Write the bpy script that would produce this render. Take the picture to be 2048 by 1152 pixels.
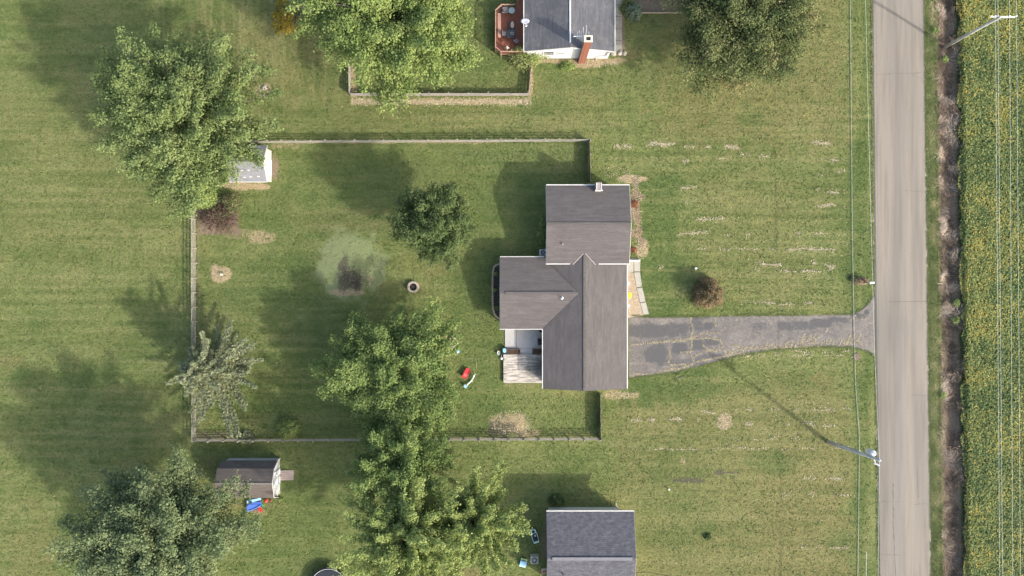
import bpy, math, random
import numpy as np
from mathutils import Vector, Matrix, Quaternion
random.seed(7); rng = np.random.default_rng(7)
for o in list(bpy.data.objects): bpy.data.objects.remove(o)
SC = bpy.context.scene; COL = SC.collection
R_ = math.radians

# ---------------------------------------------------------------- camera, sky, sun, exposure
CAMH, FPX = 80.0, 1360.0
cam_d = bpy.data.cameras.new('camera'); cam = bpy.data.objects.new('camera', cam_d); COL.objects.link(cam)
cam.location = (0, 0, CAMH); cam.rotation_euler = (0, 0, 0)
cam_d.sensor_width = 36; cam_d.lens = 36*FPX/2048; cam_d.clip_end = 3000
SC.camera = cam
w = bpy.data.worlds.new('World'); SC.world = w; w.use_nodes = True
nt = w.node_tree; sky = nt.nodes.new('ShaderNodeTexSky'); sky.sky_type = 'NISHITA'; sky.sun_disc = False
sky.sun_elevation = R_(32); sky.sun_rotation = R_(125); sky.dust_density = 4.0; sky.air_density = 1.2
bg = nt.nodes['Background']; bg.inputs[1].default_value = 0.15
nt.links.new(sky.outputs[0], bg.inputs[0])
el = R_(32); hx, hy = .82*math.cos(el), -.573*math.cos(el)
sd = bpy.data.lights.new('sun', 'SUN'); sd.energy = 2.2; sd.angle = R_(1.5); sd.color = (1, .94, .85)
sun = bpy.data.objects.new('sun', sd); COL.objects.link(sun)
sun.rotation_euler = Vector((hx, hy, math.sin(el))).to_track_quat('Z', 'Y').to_euler()
SC.view_settings.view_transform = 'Standard'; SC.view_settings.look = 'None'
SC.view_settings.exposure = 1.26; SC.view_settings.gamma = 1

# ---------------------------------------------------------------- helpers
def G(px, py, h=0.0):
    """point of the place seen at photo pixel (px,py) and standing h metres above the lawn"""
    k = (1-h/CAMH)/17.0
    return ((px-1024)*k, (576-py)*k)
def G3(px, py, h=0.0): return G(px, py, h)+(h,)

def vnoise(x, y, sc, seed=0):
    x = np.asarray(x)/sc; y = np.asarray(y)/sc
    r = np.random.default_rng(seed).random((256, 256))
    xi = np.floor(x).astype(int); yi = np.floor(y).astype(int); fx = x-xi; fy = y-yi
    fx = fx*fx*(3-2*fx); fy = fy*fy*(3-2*fy); a = lambda i, j: r[i & 255, j & 255]
    return (a(xi, yi)*(1-fx)+a(xi+1, yi)*fx)*(1-fy)+(a(xi, yi+1)*(1-fx)+a(xi+1, yi+1)*fx)*fy

class NT:
    def __init__(s, name):
        s.m = bpy.data.materials.new(name); s.m.use_nodes = True; s.t = s.m.node_tree; s.n = s.t.nodes
        s.p = s.n['Principled BSDF']; s.out = s.n['Material Output']
        s.pos = s.n.new('ShaderNodeNewGeometry').outputs['Position']
    def L(s, a, b): s.t.links.new(a, b)
    def setv(s, inp, v):
        if hasattr(v, 'is_output') or isinstance(v, bpy.types.NodeSocket): s.L(v, inp)
        else: inp.default_value = v
    def map(s, sc=(1, 1, 1), rot=0, loc=(0, 0, 0)):
        n = s.n.new('ShaderNodeMapping'); s.L(s.pos, n.inputs[0]); n.inputs['Scale'].default_value = sc
        n.inputs['Rotation'].default_value = (0, 0, rot); n.inputs['Location'].default_value = loc; return n.outputs[0]
    def noise(s, scale, detail=3, rough=.55, vec=None, dist=0):
        n = s.n.new('ShaderNodeTexNoise'); s.L(vec or s.pos, n.inputs['Vector']); n.inputs['Scale'].default_value = scale
        n.inputs['Detail'].default_value = detail; n.inputs['Roughness'].default_value = rough
        n.inputs['Distortion'].default_value = dist; return n.outputs[0]
    def attr(s, name):
        n = s.n.new('ShaderNodeAttribute'); n.attribute_name = name; return n.outputs['Fac']
    def math(s, op, a, b=0.0, c=None, clamp=False):
        n = s.n.new('ShaderNodeMath'); n.operation = op; n.use_clamp = clamp
        s.setv(n.inputs[0], a); s.setv(n.inputs[1], b)
        if c is not None: s.setv(n.inputs[2], c)
        return n.outputs[0]
    def rng(s, v, a, b, lo=0.0, hi=1.0):
        n = s.n.new('ShaderNodeMapRange'); s.setv(n.inputs[0], v)
        for i, q in enumerate((a, b, lo, hi)): n.inputs[i+1].default_value = q
        return n.outputs[0]
    def mix(s, f, a, b, mode='MIX'):
        n = s.n.new('ShaderNodeMix'); n.data_type = 'RGBA'; n.blend_type = mode
        s.setv(n.inputs[0], f)
        for i, q in ((6, a), (7, b)):
            if isinstance(q, (tuple, list)): q = tuple(q)[:3]+(1,)
            s.setv(n.inputs[i], q)
        return n.outputs[2]
    def ramp(s, f, stops):
        n = s.n.new('ShaderNodeValToRGB'); s.L(f, n.inputs[0]); e = n.color_ramp.elements
        while len(e) < len(stops): e.new(.5)
        for k, (p, c) in zip(e, stops): k.position = p; k.color = tuple(c)+(1,)
        return n.outputs[0]
    def bump(s, h, d, strength=1.0, prev=None):
        n = s.n.new('ShaderNodeBump'); s.L(h, n.inputs['Height']); n.inputs['Distance'].default_value = d
        n.inputs['Strength'].default_value = strength
        if prev: s.L(prev, n.inputs['Normal'])
        return n.outputs[0]
    def fin(s, col, rough=.9, bump=None, metal=0, spec=.3):
        s.setv(s.p.inputs['Base Color'], col if not isinstance(col, tuple) else col[:3]+(1,))
        s.setv(s.p.inputs['Roughness'], rough); s.p.inputs['Metallic'].default_value = metal
        s.p.inputs['Specular IOR Level'].default_value = spec
        if bump: s.L(bump, s.p.inputs['Normal'])
        return s.m

def simple(name, c, var=.18, scale=3.0, rough=.8, metal=0, bump=.004, stretch=(1, 1, 1), spec=.3, big=0):
    """plain painted / cast / sawn stuff: colour with mottling, a little grime and relief"""
    s = NT(name); v = s.map(stretch); n = s.noise(scale, 4, .6, v); g = s.noise(.9, 3, .6)
    lo = tuple(q*(1-var) for q in c); hi = tuple(min(1, q*(1+var)) for q in c)
    col = s.mix(s.rng(n, .3, .7), lo, hi)
    col = s.mix(s.rng(g, .5, .75, 0, .25+big), col, tuple(q*.6 for q in c))
    return s.fin(col, rough, s.bump(n, bump) if bump else None, metal, spec)

class MB:
    def __init__(s): s.v = []; s.f = []
    def add(s, vs, fs):
        b = len(s.v); s.v += [tuple(p) for p in vs]; s.f += [tuple(i+b for i in f) for f in fs]; return s
    def box(s, c, d, rz=0, taper=1.0):
        x, y, z = d[0]/2, d[1]/2, d[2]/2; vs = []
        for zz, k in ((-z, 1), (z, taper)):
            for a, b in ((-x, -y), (x, -y), (x, y), (-x, y)):
                a *= k; b *= k
                vs.append((c[0]+a*math.cos(rz)-b*math.sin(rz), c[1]+a*math.sin(rz)+b*math.cos(rz), c[2]+zz))
        return s.add(vs, [(3, 2, 1, 0), (4, 5, 6, 7), (0, 1, 5, 4), (1, 2, 6, 5), (2, 3, 7, 6), (3, 0, 4, 7)])
    def bb(s, x0, x1, y0, y1, z0, z1): return s.box(((x0+x1)/2, (y0+y1)/2, (z0+z1)/2), (abs(x1-x0), abs(y1-y0), abs(z1-z0)))
    def prism(s, poly, z0, z1):
        n = len(poly); vs = [(x, y, z0) for x, y in poly]+[(x, y, z1) for x, y in poly]
        a = sum(poly[i][0]*poly[(i+1) % n][1]-poly[(i+1) % n][0]*poly[i][1] for i in range(n))
        if a < 0: vs = [(x, y, z0) for x, y in poly[::-1]]+[(x, y, z1) for x, y in poly[::-1]]
        return s.add(vs, [tuple(range(n-1, -1, -1)), tuple(range(n, 2*n))]+[(i, (i+1) % n, n+(i+1) % n, n+i) for i in range(n)])
    def slab(s, poly, t):
        """sloping sheet with thickness t below the given 3-D outline"""
        n = len(poly); a = sum(poly[i][0]*poly[(i+1) % n][1]-poly[(i+1) % n][0]*poly[i][1] for i in range(n))
        if a < 0: poly = poly[::-1]
        vs = [(x, y, z-t) for x, y, z in poly]+list(poly)
        return s.add(vs, [tuple(range(n-1, -1, -1)), tuple(range(n, 2*n))]+[(i, (i+1) % n, n+(i+1) % n, n+i) for i in range(n)])
    def tube(s, pts, r, n=6, cap=True):
        pts = [Vector(p) for p in pts]; rs = r if isinstance(r, (list, tuple)) else [r]*len(pts)
        d0 = (pts[1]-pts[0]).normalized(); u = d0.orthogonal().normalized(); b = len(s.v)
        for i, p in enumerate(pts):
            d = (pts[min(i+1, len(pts)-1)]-pts[max(i-1, 0)]).normalized()
            u = (u-d*u.dot(d)).normalized(); v = d.cross(u)
            for k in range(n):
                a = 2*math.pi*k/n; q = p+(u*math.cos(a)+v*math.sin(a))*rs[i]; s.v.append(tuple(q))
        for i in range(len(pts)-1):
            for k in range(n):
                s.f.append((b+i*n+k, b+i*n+(k+1) % n, b+(i+1)*n+(k+1) % n, b+(i+1)*n+k))
        if cap: s.f.append(tuple(b+k for k in range(n-1, -1, -1))); s.f.append(tuple(b+(len(pts)-1)*n+k for k in range(n)))
        return s
    def lathe(s, c, prof, n=16, rx=1, ry=1):
        b = len(s.v)
        for r, z in prof:
            for k in range(n):
                a = 2*math.pi*k/n; s.v.append((c[0]+r*rx*math.cos(a), c[1]+r*ry*math.sin(a), c[2]+z))
        for i in range(len(prof)-1):
            for k in range(n): s.f.append((b+i*n+k, b+i*n+(k+1) % n, b+(i+1)*n+(k+1) % n, b+(i+1)*n+k))
        if prof[0][0] > 1e-4: s.f.append(tuple(b+k for k in range(n-1, -1, -1)))
        if prof[-1][0] > 1e-4: s.f.append(tuple(b+(len(prof)-1)*n+k for k in range(n)))
        return s
    def cyl(s, c, r, h, n=16): return s.lathe(c, [(r, 0), (r, h)], n)
    def quad(s, *p): return s.add(p, [tuple(range(len(p)))])

def wloc(o):
    v = Vector((0, 0, 0))
    while o is not None: v += Vector(o.location); o = o.parent
    return v
def link(name, me, m, parent=None, loc=None, rz=None):
    o = bpy.data.objects.new(name, me); COL.objects.link(o)
    if m and not me.materials: me.materials.append(m)
    if parent: o.parent = parent
    if loc is not None: o.location = loc
    if rz is not None: o.rotation_euler = (0, 0, rz)
    return o
def mesh(name, mb):
    me = bpy.data.meshes.new(name); me.from_pydata(mb.v, [], mb.f); me.update(); return me
def part(name, mb, m, parent, smooth=False, local=False):
    """mesh given in place coordinates (or in its parent's own when local)"""
    if not local:
        w0 = wloc(parent); mb.v = [(x-w0.x, y-w0.y, z-w0.z) for x, y, z in mb.v]
    me = mesh(name, mb)
    if smooth: me.polygons.foreach_set('use_smooth', [True]*len(me.polygons))
    return link(name, me, m, parent)
def tagit(o, label=None, cat=None, group=None, kind=None):
    for k, v in (('label', label), ('category', cat), ('group', group), ('kind', kind)):
        if v: o[k] = v
    return o
def thing(name, label, cat, loc, group=None, rz=0):
    o = bpy.data.objects.new(name, None); COL.objects.link(o); o.location = loc; o.rotation_euler = (0, 0, rz)
    o.empty_display_size = .2
    return tagit(o, label, cat, group)
def solo(name, mb, m, label, cat, loc=None, group=None, kind=None, smooth=False):
    loc = loc or mb.v[0]; mb.v = [(x-loc[0], y-loc[1], z-loc[2]) for x, y, z in mb.v]
    me = mesh(name, mb)
    if smooth: me.polygons.foreach_set('use_smooth', [True]*len(me.polygons))
    return tagit(link(name, me, m, None, loc), label, cat, group, kind)
def npmesh(name, V, F, attrs=None, smooth=False):
    """V (n,3), F (m,k) arrays"""
    me = bpy.data.meshes.new(name); k = F.shape[1]
    me.vertices.add(len(V)); me.vertices.foreach_set('co', V.astype(np.float32).ravel())
    me.loops.add(F.size); me.loops.foreach_set('vertex_index', F.astype(np.int32).ravel())
    me.polygons.add(len(F)); me.polygons.foreach_set('loop_start', np.arange(0, F.size, k, dtype=np.int32))
    me.polygons.foreach_set('loop_total', np.full(len(F), k, dtype=np.int32))
    if smooth: me.polygons.foreach_set('use_smooth', np.ones(len(F), dtype=bool))
    for an, (dom, arr) in (attrs or {}).items():
        a = me.attributes.new(an, 'FLOAT', dom); a.data.foreach_set('value', np.asarray(arr, dtype=np.float32))
    me.update(calc_edges=True); me.validate(); return me

# ---------------------------------------------------------------- lawn sheet (with ditch and field soil)
def edge_x(py, x0, x1): return x0+(x1-x0)*py/1152.0      # road-side lines run slightly skew
def axis(lo, hi, st, far):
    core = np.arange(lo, hi+st/2, st); out = [hi]; d = st
    while out[-1] < far: d *= 1.5; out.append(out[-1]+d)
    neg = [lo]; d = st
    while neg[-1] > -far: d *= 1.5; neg.append(neg[-1]-d)
    return np.concatenate([neg[:0:-1], core, out[1:]])
xs = axis(-64, 64, .22, 900); ys = axis(-38, 38, .22, 900)
X, Y = np.meshgrid(xs, ys); PX = X*17+1024; PY = 576-Y*17       # PX,PY: ground position in photo units
NX, NY = len(xs), len(ys)
def sm(a, b, x): t = np.clip((x-a)/(b-a), 0, 1); return t*t*(3-2*t)
A = {k: np.zeros_like(X) for k in ('dry', 'dirt', 'yel', 'sh', 'sv', 'pale', 'burn', 'soil', 'lush')}
def ell(k, cx, cy, rx, ry, v=1.0, soft=.35, wob=.25):
    n = (vnoise(X, Y, .9, 3)-.5)*wob*2
    d = np.hypot((PX-cx)/rx, (PY-cy)/ry)+n
    A[k] = np.maximum(A[k], v*(1-sm(1-soft, 1+soft*.4, d)))
def rect(k, x0, y0, x1, y1, v=1.0, soft=8):
    n = (vnoise(X, Y, 1.1, 9)-.5)*soft*1.2
    m = sm(x0-soft, x0+soft, PX+n)*(1-sm(x1-soft, x1+soft, PX+n))*sm(y0-soft, y0+soft, PY+n)*(1-sm(y1-soft, y1+soft, PY+n))
    A[k] = np.maximum(A[k], v*m)
slope = 14*PY/1152
# base
A['sh'][:] = .4; rect('sh', -9000, 0, 380, 1152, .7, 60); rect('sh', 540, 205, 1745, 275, .95, 10)
rect('sh', 1200, 230, 1700, 9000, .75, 30); rect('sh', 395, 580, 760, 880, .75, 20)
rect('sv', 290, -900, 700, 200, .85, 30); A['sh'] *= (1-A['sv'])
A['sv'] = np.maximum(A['sv'], .7*sm(1700, 1712, PX-slope)*(1-sm(1740, 1744, PX-slope)))
A['yel'][:] = .16; rect('yel', 1300, -900, 1700, 300, .65, 60); rect('yel', 1380, 330, 1640, 640, .42, 60)
rect('yel', 1230, 760, 1715, 9000, .62, 50); rect('yel', 1480, 860, 1715, 9000, .8, 60); rect('yel', -9000, 80, 330, 560, .30, 120)
rect('yel', 380, 0, 700, 215, .55, 60); rect('yel', 640, 150, 1250, 280, .4, 40)
rect('yel', 0, 1000, 140, 9000, .5, 60); ell('yel', 700, 440, 130, 30, .6)
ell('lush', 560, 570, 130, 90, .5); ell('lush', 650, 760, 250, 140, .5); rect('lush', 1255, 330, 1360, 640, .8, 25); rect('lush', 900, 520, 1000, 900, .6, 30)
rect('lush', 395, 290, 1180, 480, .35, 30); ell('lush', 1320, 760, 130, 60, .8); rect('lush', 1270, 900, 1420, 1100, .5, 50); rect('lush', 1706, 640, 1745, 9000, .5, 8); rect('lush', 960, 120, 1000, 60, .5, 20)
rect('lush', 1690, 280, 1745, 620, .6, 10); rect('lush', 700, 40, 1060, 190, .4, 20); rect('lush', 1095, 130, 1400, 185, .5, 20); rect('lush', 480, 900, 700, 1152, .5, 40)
# worn patches
ell('pale', 702, 525, 76, 78, 1, .3); rect('pale', 600, 640, 780, 700, .2, 30); rect('pale', 900, 290, 1160, 330, .25, 20)
for cx, cy, rx, ry in ((692, 545, 20, 34), (712, 556, 24, 22), (690, 520, 9, 18)): ell('burn', cx, cy, rx, ry, .95, .7, .5)
ell('dry', 700, 585, 50, 9, .75, .6); ell('dry', 735, 560, 20, 22, .5, .8)
ell('dry', 442, 549, 26, 22, .85); ell('dry', 520, 474, 30, 17, .6); ell('dry', 1450, 843, 18, 20, .8, .6)
ell('dry', 1022, 846, 44, 26, .75, .5); ell('burn', 1008, 858, 34, 22, .7, .6, .5); ell('dry', 1060, 866, 40, 14, .6, .7)
ell('dry', 527, 180, 20, 20, .6); ell('dirt', 530, 185, 14, 14, .7)
ell('dry', 1366, 924, 8, 9, .6)
rect('dirt', 394, 425, 401, 884, .6, 4); rect('dirt', 391, 862, 480, 884, .55, 6); rect('dirt', 391, 395, 480, 470, .8, 8); rect('dirt', 590, 876, 620, 884, .6, 4); rect('dirt', 890, 872, 1190, 882, .5, 3)
rect('dry', 545, 281, 1000, 287, .7, 3); rect('dry', 540, 285, 600, 300, .5, 6); ell('dirt', 550, 335, 9, 40, .8, .4); ell('dry', 490, 372, 60, 10, .8)
rect('dry', 700, 197, 1062, 208, 1, 4); rect('dry', 700, 120, 714, 195, .7, 4); rect('dry', 1056, 120, 1068, 196, .75, 4)
rect('dry', 1070, 118, 1235, 128, .8, 3); ell('dry', 1175, 128, 40, 10, .8); ell('dry', 1215, 122, 40, 9, .7); rect('dirt', 1228, 20, 1250, 112, .8, 3)
rect('dirt', 1040, 105, 1080, 130, .5, 8)
ell('dirt', 1274, 432, 16, 74, .8, .6, .5); ell('dry', 1262, 358, 40, 9, .7); ell('dry', 1285, 500, 14, 22, .7)
rect('dry', 1205, 780, 1280, 800, .6, 6); rect('dry', 1080, 780, 1180, 800, .35, 6); rect('dry', 1005, 765, 1085, 778, .4, 4)
ell('dirt', 1424, 590, 27, 27, .9, .3); ell('dry', 1722, 562, 20, 8, .9); ell('burn', 1704, 560, 9, 12, .6)
ell('burn', 1385, 961, 44, 6, .9, .7, .5); ell('burn', 1458, 945, 30, 6, 1, .6, .5); ell('lush', 1530, 925, 50, 8, .8, .6); ell('dirt', 1735, 290, 5, 5, .4)
rect('dirt', 470, 1000, 560, 1020, .4, 6); ell('dry', 520, 1025, 20, 8, .5)
ell('dirt', 1090, 1080, 10, 60, .6); rect('dirt', 1270, -50, 1370, 24, 1, 5)
ell('dry', 480, 468, 60, 12, .45); rect('dry', 1000, 860, 1190, 880, .3, 5)
def fbm(sc, seed, o=4, sx=1, sy=1): return sum(vnoise(X*sx, Y*sy, sc/2**i, seed+i)*.5**i for i in range(o))/sum(.5**i for i in range(o))
A['mott'] = np.clip((fbm(5.5, 200)-.5)*2.6+.5, 0, 1); A['mot2'] = np.clip((fbm(1.7, 230, 3)-.5)*2.6+.5, 0, 1)
def bands(c, o, per, seed):
    t = (c+(vnoise(o, c, 9, seed)-.5)*.5)/per; i = np.floor(t).astype(int); amp = np.random.default_rng(seed).uniform(.25, 1, 4096)[i & 4095]
    return np.where(i % 2 == 0, 1, -1)*amp*np.clip(np.sin((t-i)*np.pi)*2.2, 0, 1)*np.clip((vnoise(o*.35+i*7.3, c*0+seed, 3, seed+1)-.1)*1.6, .15, 1)
A['bh'] = bands(Y, X, .62, 5)*A['sh']; A['bh'] += bands(Y, X, 2.3, 8)*A['sh']*.5; A['bv'] = bands(X, Y, .95, 6)*A['sv']; A['band'] = A.pop('bh')*.5+A.pop('bv')*.5+.5
for k in range(34):     # small yellowed and dry spots scattered over the lawn
    ell('yel', rng.uniform(0, 1700), rng.uniform(0, 1152), rng.uniform(15, 60), rng.uniform(8, 30), rng.uniform(.4, .8), .8)
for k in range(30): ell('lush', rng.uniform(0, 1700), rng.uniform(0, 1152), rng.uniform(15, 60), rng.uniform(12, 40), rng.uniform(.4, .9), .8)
# verge, ditch, field
Lr = PX-slope
A['dry'] = np.maximum(A['dry'], .75*sm(1741, 1744, Lr)*(1-sm(1746, 1750, Lr))*sm(.25, .6, vnoise(X, Y, 1.5, 5)))
vg = sm(1846, 1850, Lr)*(1-sm(1866, 1872, Lr)); A['yel'] = np.where(vg > .5, .55, A['yel']); A['pale'] = np.maximum(A['pale'], .55*vg)
nd = (vnoise(X, Y, 1.6, 31)-.5)*10
ditch = sm(1868, 1878, Lr+nd)*(1-sm(1908, 1916, Lr)); A['dirt'] = np.maximum(A['dirt'], ditch)
A['soil'] = sm(1906, 1914, Lr)
Z = np.zeros_like(X)
Z -= .55*sm(1868, 1884, Lr)*(1-sm(1896, 1914, Lr)); Z += .02*(vnoise(X, Y, 2.0, 12)-.5)+.04*(vnoise(X, Y, 7, 14)-.5)
near = (np.abs(PX-1100) < 200)*1.0
Z += .5*np.exp(-(((PX-698)/70)**2+((PY-530)/72)**2)*1.3)+.35*np.exp(-(((PX-1022)/36)**2+((PY-858)/24)**2))
Z += .10*np.exp(-(((PX-442)/26)**2+((PY-549)/22)**2))
flat = sm(1738, 1742, Lr)*(1-sm(1850, 1853, Lr)); Z = Z*(1-flat)-.05*flat        # bed of the road
dvm = sm(1245, 1262, PX)*(1-sm(1745, 1750, PX))*sm(500, 512, PY)*(1-sm(760, 775, PY))*(1-sm(1300, 1310, PX)*(1-sm(585, 620, PY))); Z = Z*(1-dvm)-.012*dvm
V = np.stack([X.ravel(), Y.ravel(), Z.ravel()], 1)
ii, jj = np.meshgrid(np.arange(NX-1), np.arange(NY-1)); a0 = (jj*NX+ii).ravel()
F = np.stack([a0, a0+1, a0+NX+1, a0+NX], 1)

s = NT('lawn_grass')
d = {k: s.attr(k) for k in A}
n1 = s.noise(.35, 5, .62); n2 = s.noise(2.2, 4, .7); n3 = s.noise(9, 3, .7); n4 = s.noise(.09, 4, .6)
nf = s.noise(1.1, 6, .75)
vh = s.map((.06, 1.0, 1)); vv = s.map((1.0, .10, 1))
sh1 = s.noise(2.3, 4, .65, vh); sh2 = s.noise(.55, 3, .5, vh); sv1 = s.noise(.8, 3, .55, vv)
green = s.mix(s.rng(n1, .32, .68), (.090, .148, .038), (.150, .208, .064))
green = s.mix(s.rng(n4, .38, .60, 0, .75), green, (.165, .198, .066))
green = s.mix(s.rng(d['mott'], .45, .95, 0, .38), green, (.185, .205, .072)); green = s.mix(s.rng(d['mott'], .5, .05, 0, .55), green, (.076, .126, .032))
green = s.mix(s.rng(d['mot2'], .55, 1, 0, .32), green, (.20, .19, .078)); green = s.mix(s.rng(d['mot2'], .45, 0, 0, .42), green, (.068, .110, .028))
green = s.mix(s.rng(d['band'], .5, 1, 0, .72), green, (.235, .242, .105)); green = s.mix(s.rng(d['band'], .5, 0, 0, .66), green, (.056, .094, .024))
ydm = s.math('MULTIPLY', d['yel'], s.rng(nf, .3, .60, .35, 1), clamp=True)
green = s.mix(s.math('MULTIPLY', ydm, 1.25, clamp=True), green, (.215, .176, .080))
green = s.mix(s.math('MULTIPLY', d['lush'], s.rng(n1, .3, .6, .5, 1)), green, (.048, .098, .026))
st = s.math('MULTIPLY', d['sh'], s.rng(sh1, .38, .62, -.5, .5)); st = s.math('ADD', st, s.math('MULTIPLY', d['sh'], s.rng(sh2, .4, .6, -.5, .5)))
st = s.math('ADD', st, s.math('MULTIPLY', d['sv'], s.rng(sv1, .4, .6, -.9, .9)))
stp = s.math('MAXIMUM', st, 0.0); stn = s.math('MAXIMUM', s.math('MULTIPLY', st, -1.0), 0.0)
green = s.mix(s.math('MULTIPLY', stp, .8, clamp=True), green, (.225, .215, .09))
green = s.mix(s.math('MULTIPLY', stn, .6, clamp=True), green, (.062, .092, .024))
n5 = s.noise(4.2, 4, .75, s.map((.75, 1, 1))); n6 = s.noise(.8, 5, .7, dist=.6)
green = s.mix(s.rng(n6, .52, .68, 0, .40), green, (.185, .195, .075)); green = s.mix(s.rng(n6, .46, .32, 0, .45), green, (.060, .098, .026))
green = s.mix(s.rng(n2, .50, .72, 0, .55), green, (.065, .095, .024)); green = s.mix(s.rng(n2, .48, .30, 0, .35), green, (.20, .21, .085))
green = s.mix(s.rng(n5, .52, .66, 0, .50), green, (.055, .082, .022)); green = s.mix(s.rng(n5, .46, .34, 0, .35), green, (.22, .225, .10))
# fine salt-and-pepper of blades, clover and thatch
green = s.mix(s.rng(n3, .55, .72, 0, .42), green, (.26, .25, .115))
green = s.mix(s.rng(n3, .46, .30, 0, .55), green, (.045, .070, .018))
pl_ = s.rng(s.math('ADD', d['pale'], s.math('MULTIPLY', s.math('SUBTRACT', nf, .5), 1.3)), .18, .92, 0, .85)
col = s.mix(s.math('MULTIPLY', pl_, s.rng(n5, .3, .62, .45, 1), clamp=True), green, (.225, .26, .130))
def thr(a, k=.9): return s.rng(s.math('ADD', a, s.math('MULTIPLY', s.math('SUBTRACT', n2, .5), k)), .32, .72)
straw = s.mix(s.rng(n3, .35, .65), (.22, .17, .095), (.42, .34, .21)); dirtc = s.mix(s.rng(n3, .35, .65), (.13, .10, .07), (.27, .21, .15))
burn = s.mix(s.rng(n3, .35, .6), (.035, .035, .028), (.13, .115, .085))
col = s.mix(thr(d['dry']), col, straw); col = s.mix(thr(d['dirt']), col, dirtc); col = s.mix(s.math('MULTIPLY', thr(d['burn'], 1.2), .85), col, burn)
col = s.mix(d['soil'], col, (.045, .06, .028))
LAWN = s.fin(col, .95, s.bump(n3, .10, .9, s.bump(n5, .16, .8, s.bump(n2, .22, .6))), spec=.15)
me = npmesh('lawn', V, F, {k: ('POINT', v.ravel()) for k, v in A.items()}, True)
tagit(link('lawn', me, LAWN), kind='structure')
def gz(x, y):
    i = min(max(int(np.searchsorted(xs, x)), 0), NX-1); j = min(max(int(np.searchsorted(ys, y)), 0), NY-1); return float(Z[j, i])
print('lawn', len(V))

# ---------------------------------------------------------------- road, driveway, paths
s = NT('road_asphalt'); a = s.noise(30, 2, .6); b = s.noise(.5, 4, .6, s.map((1, .06, 1))); c = s.noise(1.2, 3, .6, s.map((1.6, .08, 1))); g = s.noise(.35, 3, .6)
col = s.mix(s.rng(a, .3, .7), (.185, .163, .133), (.272, .243, .200)); col = s.mix(s.rng(b, .42, .62, 0, .6), col, (.150, .136, .122))
col = s.mix(s.rng(c, .48, .66, 0, .5), col, (.150, .130, .105)); 
def blob(s, cx, cy, rx, ry, rot=0):
    m = s.n.new('ShaderNodeVectorMath'); m.operation = 'DISTANCE'; q = s.map((1/rx, 1/ry, 0), 0, (-cx/rx, -cy/ry, 0)); s.L(q, m.inputs[0]); m.inputs[1].default_value = (0, 0, 0); return m.outputs['Value']
stx, sty = G(1787, 655)
e = s.math('ADD', blob(s, stx, sty, 3.2, 3.6), s.math('MULTIPLY', s.noise(1.3, 4, .7), 1.1)); col = s.mix(s.rng(e, .7, 1.7, .32, 0), col, (.14, .132, .125))
e = s.math('ADD', blob(s, G(1800, 700)[0], G(1800, 900)[1], .8, 22), s.math('MULTIPLY', s.noise(.8, 4, .7), .9)); col = s.mix(s.rng(e, .6, 1.5, .4, 0), col, (.22, .205, .20))
ROAD = s.fin(col, .93, s.bump(a, .01, .5))
mb = MB()
N = 60; rows = []
for i in range(N+1):
    py = -4500+i*(10200/N); x0 = edge_x(py, 1743, 1757); x1 = edge_x(py, 1849, 1863); y = (576-py)/17
    for k, t in enumerate((0, .03, .5, .97, 1)):
        x = (x0+(x1-x0)*t-1024)/17; rows.append((x, y, (-.03, .045, .10, .045, -.03)[k]))
mb.add(rows, [(i*5+k, (i+1)*5+k, (i+1)*5+k+1, i*5+k+1) for i in range(N) for k in range(4)])
rd = tagit(link('road', mesh('road', mb), ROAD), kind='structure')
TAR = simple('crack_tar', (.13, .12, .105), .2, 6)
def ribbon(pts, wd, z=.0, jit=.03, step=.35, wj=.6):
    """narrow ragged strip through ground points"""
    P = []
    for (x0, y0), (x1, y1) in zip(pts[:-1], pts[1:]):
        n = max(1, int(math.hypot(x1-x0, y1-y0)/step))
        P += [(x0+(x1-x0)*k/n, y0+(y1-y0)*k/n) for k in range(n)]
    P.append(pts[-1]); L = []; mb = MB()
    for i, (x, y) in enumerate(P):
        x += random.gauss(0, jit); y += random.gauss(0, jit)
        q = P[min(i+1, len(P)-1)]; p = P[max(i-1, 0)]; dx, dy = q[0]-p[0], q[1]-p[1]; l = math.hypot(dx, dy) or 1
        wv = wd*(1+random.uniform(-wj, wj))/2; L.append((x-dy/l*wv, y+dx/l*wv, z)); L.append((x+dy/l*wv, y-dx/l*wv, z))
    mb.add(L, [(2*i, 2*i+1, 2*i+3, 2*i+2) for i in range(len(P)-1)]); return mb
def road_z(x, y):
    py = 576-y*17; x0 = edge_x(py, 1743, 1757); t = (x*17+1024-x0)/106; t = min(max(t, 0), 1)
    return .045+.055*(1-abs(t-.5)/.47) if .03 < t < .97 else .0
allr = MB()
for pts, wd in ((((1748, 150), (1800, 147), (1848, 146)), .05), (((1776, 603), (1853, 603)), .07), (((1757, 1002), (1798, 1003)), .05), (((1826, 1009), (1860, 1006)), .06),
                (((1785, 966), (1786, 1060), (1791, 1160)), .10), (((1758, 1108), (1800, 1110)), .05), (((1822, 790), (1858, 792)), .05), (((1833, 940), (1836, 995)), .06), (((1820, 150), (1846, 158)), .04),
                (((1752, 40), (1754, 300), (1757, 700), (1770, 1150)), .03), (((1800, 380), (1850, 384)), .03)):
    m_ = ribbon([G(*p) for p in pts], wd, 0, .025, .3)
    m_.v = [(x, y, road_z(x, y)+.004) for x, y, z in m_.v]; allr.add(m_.v, m_.f)
o = link('crack', mesh('crack', allr), TAR, rd); tagit(o, kind='stuff')

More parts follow.
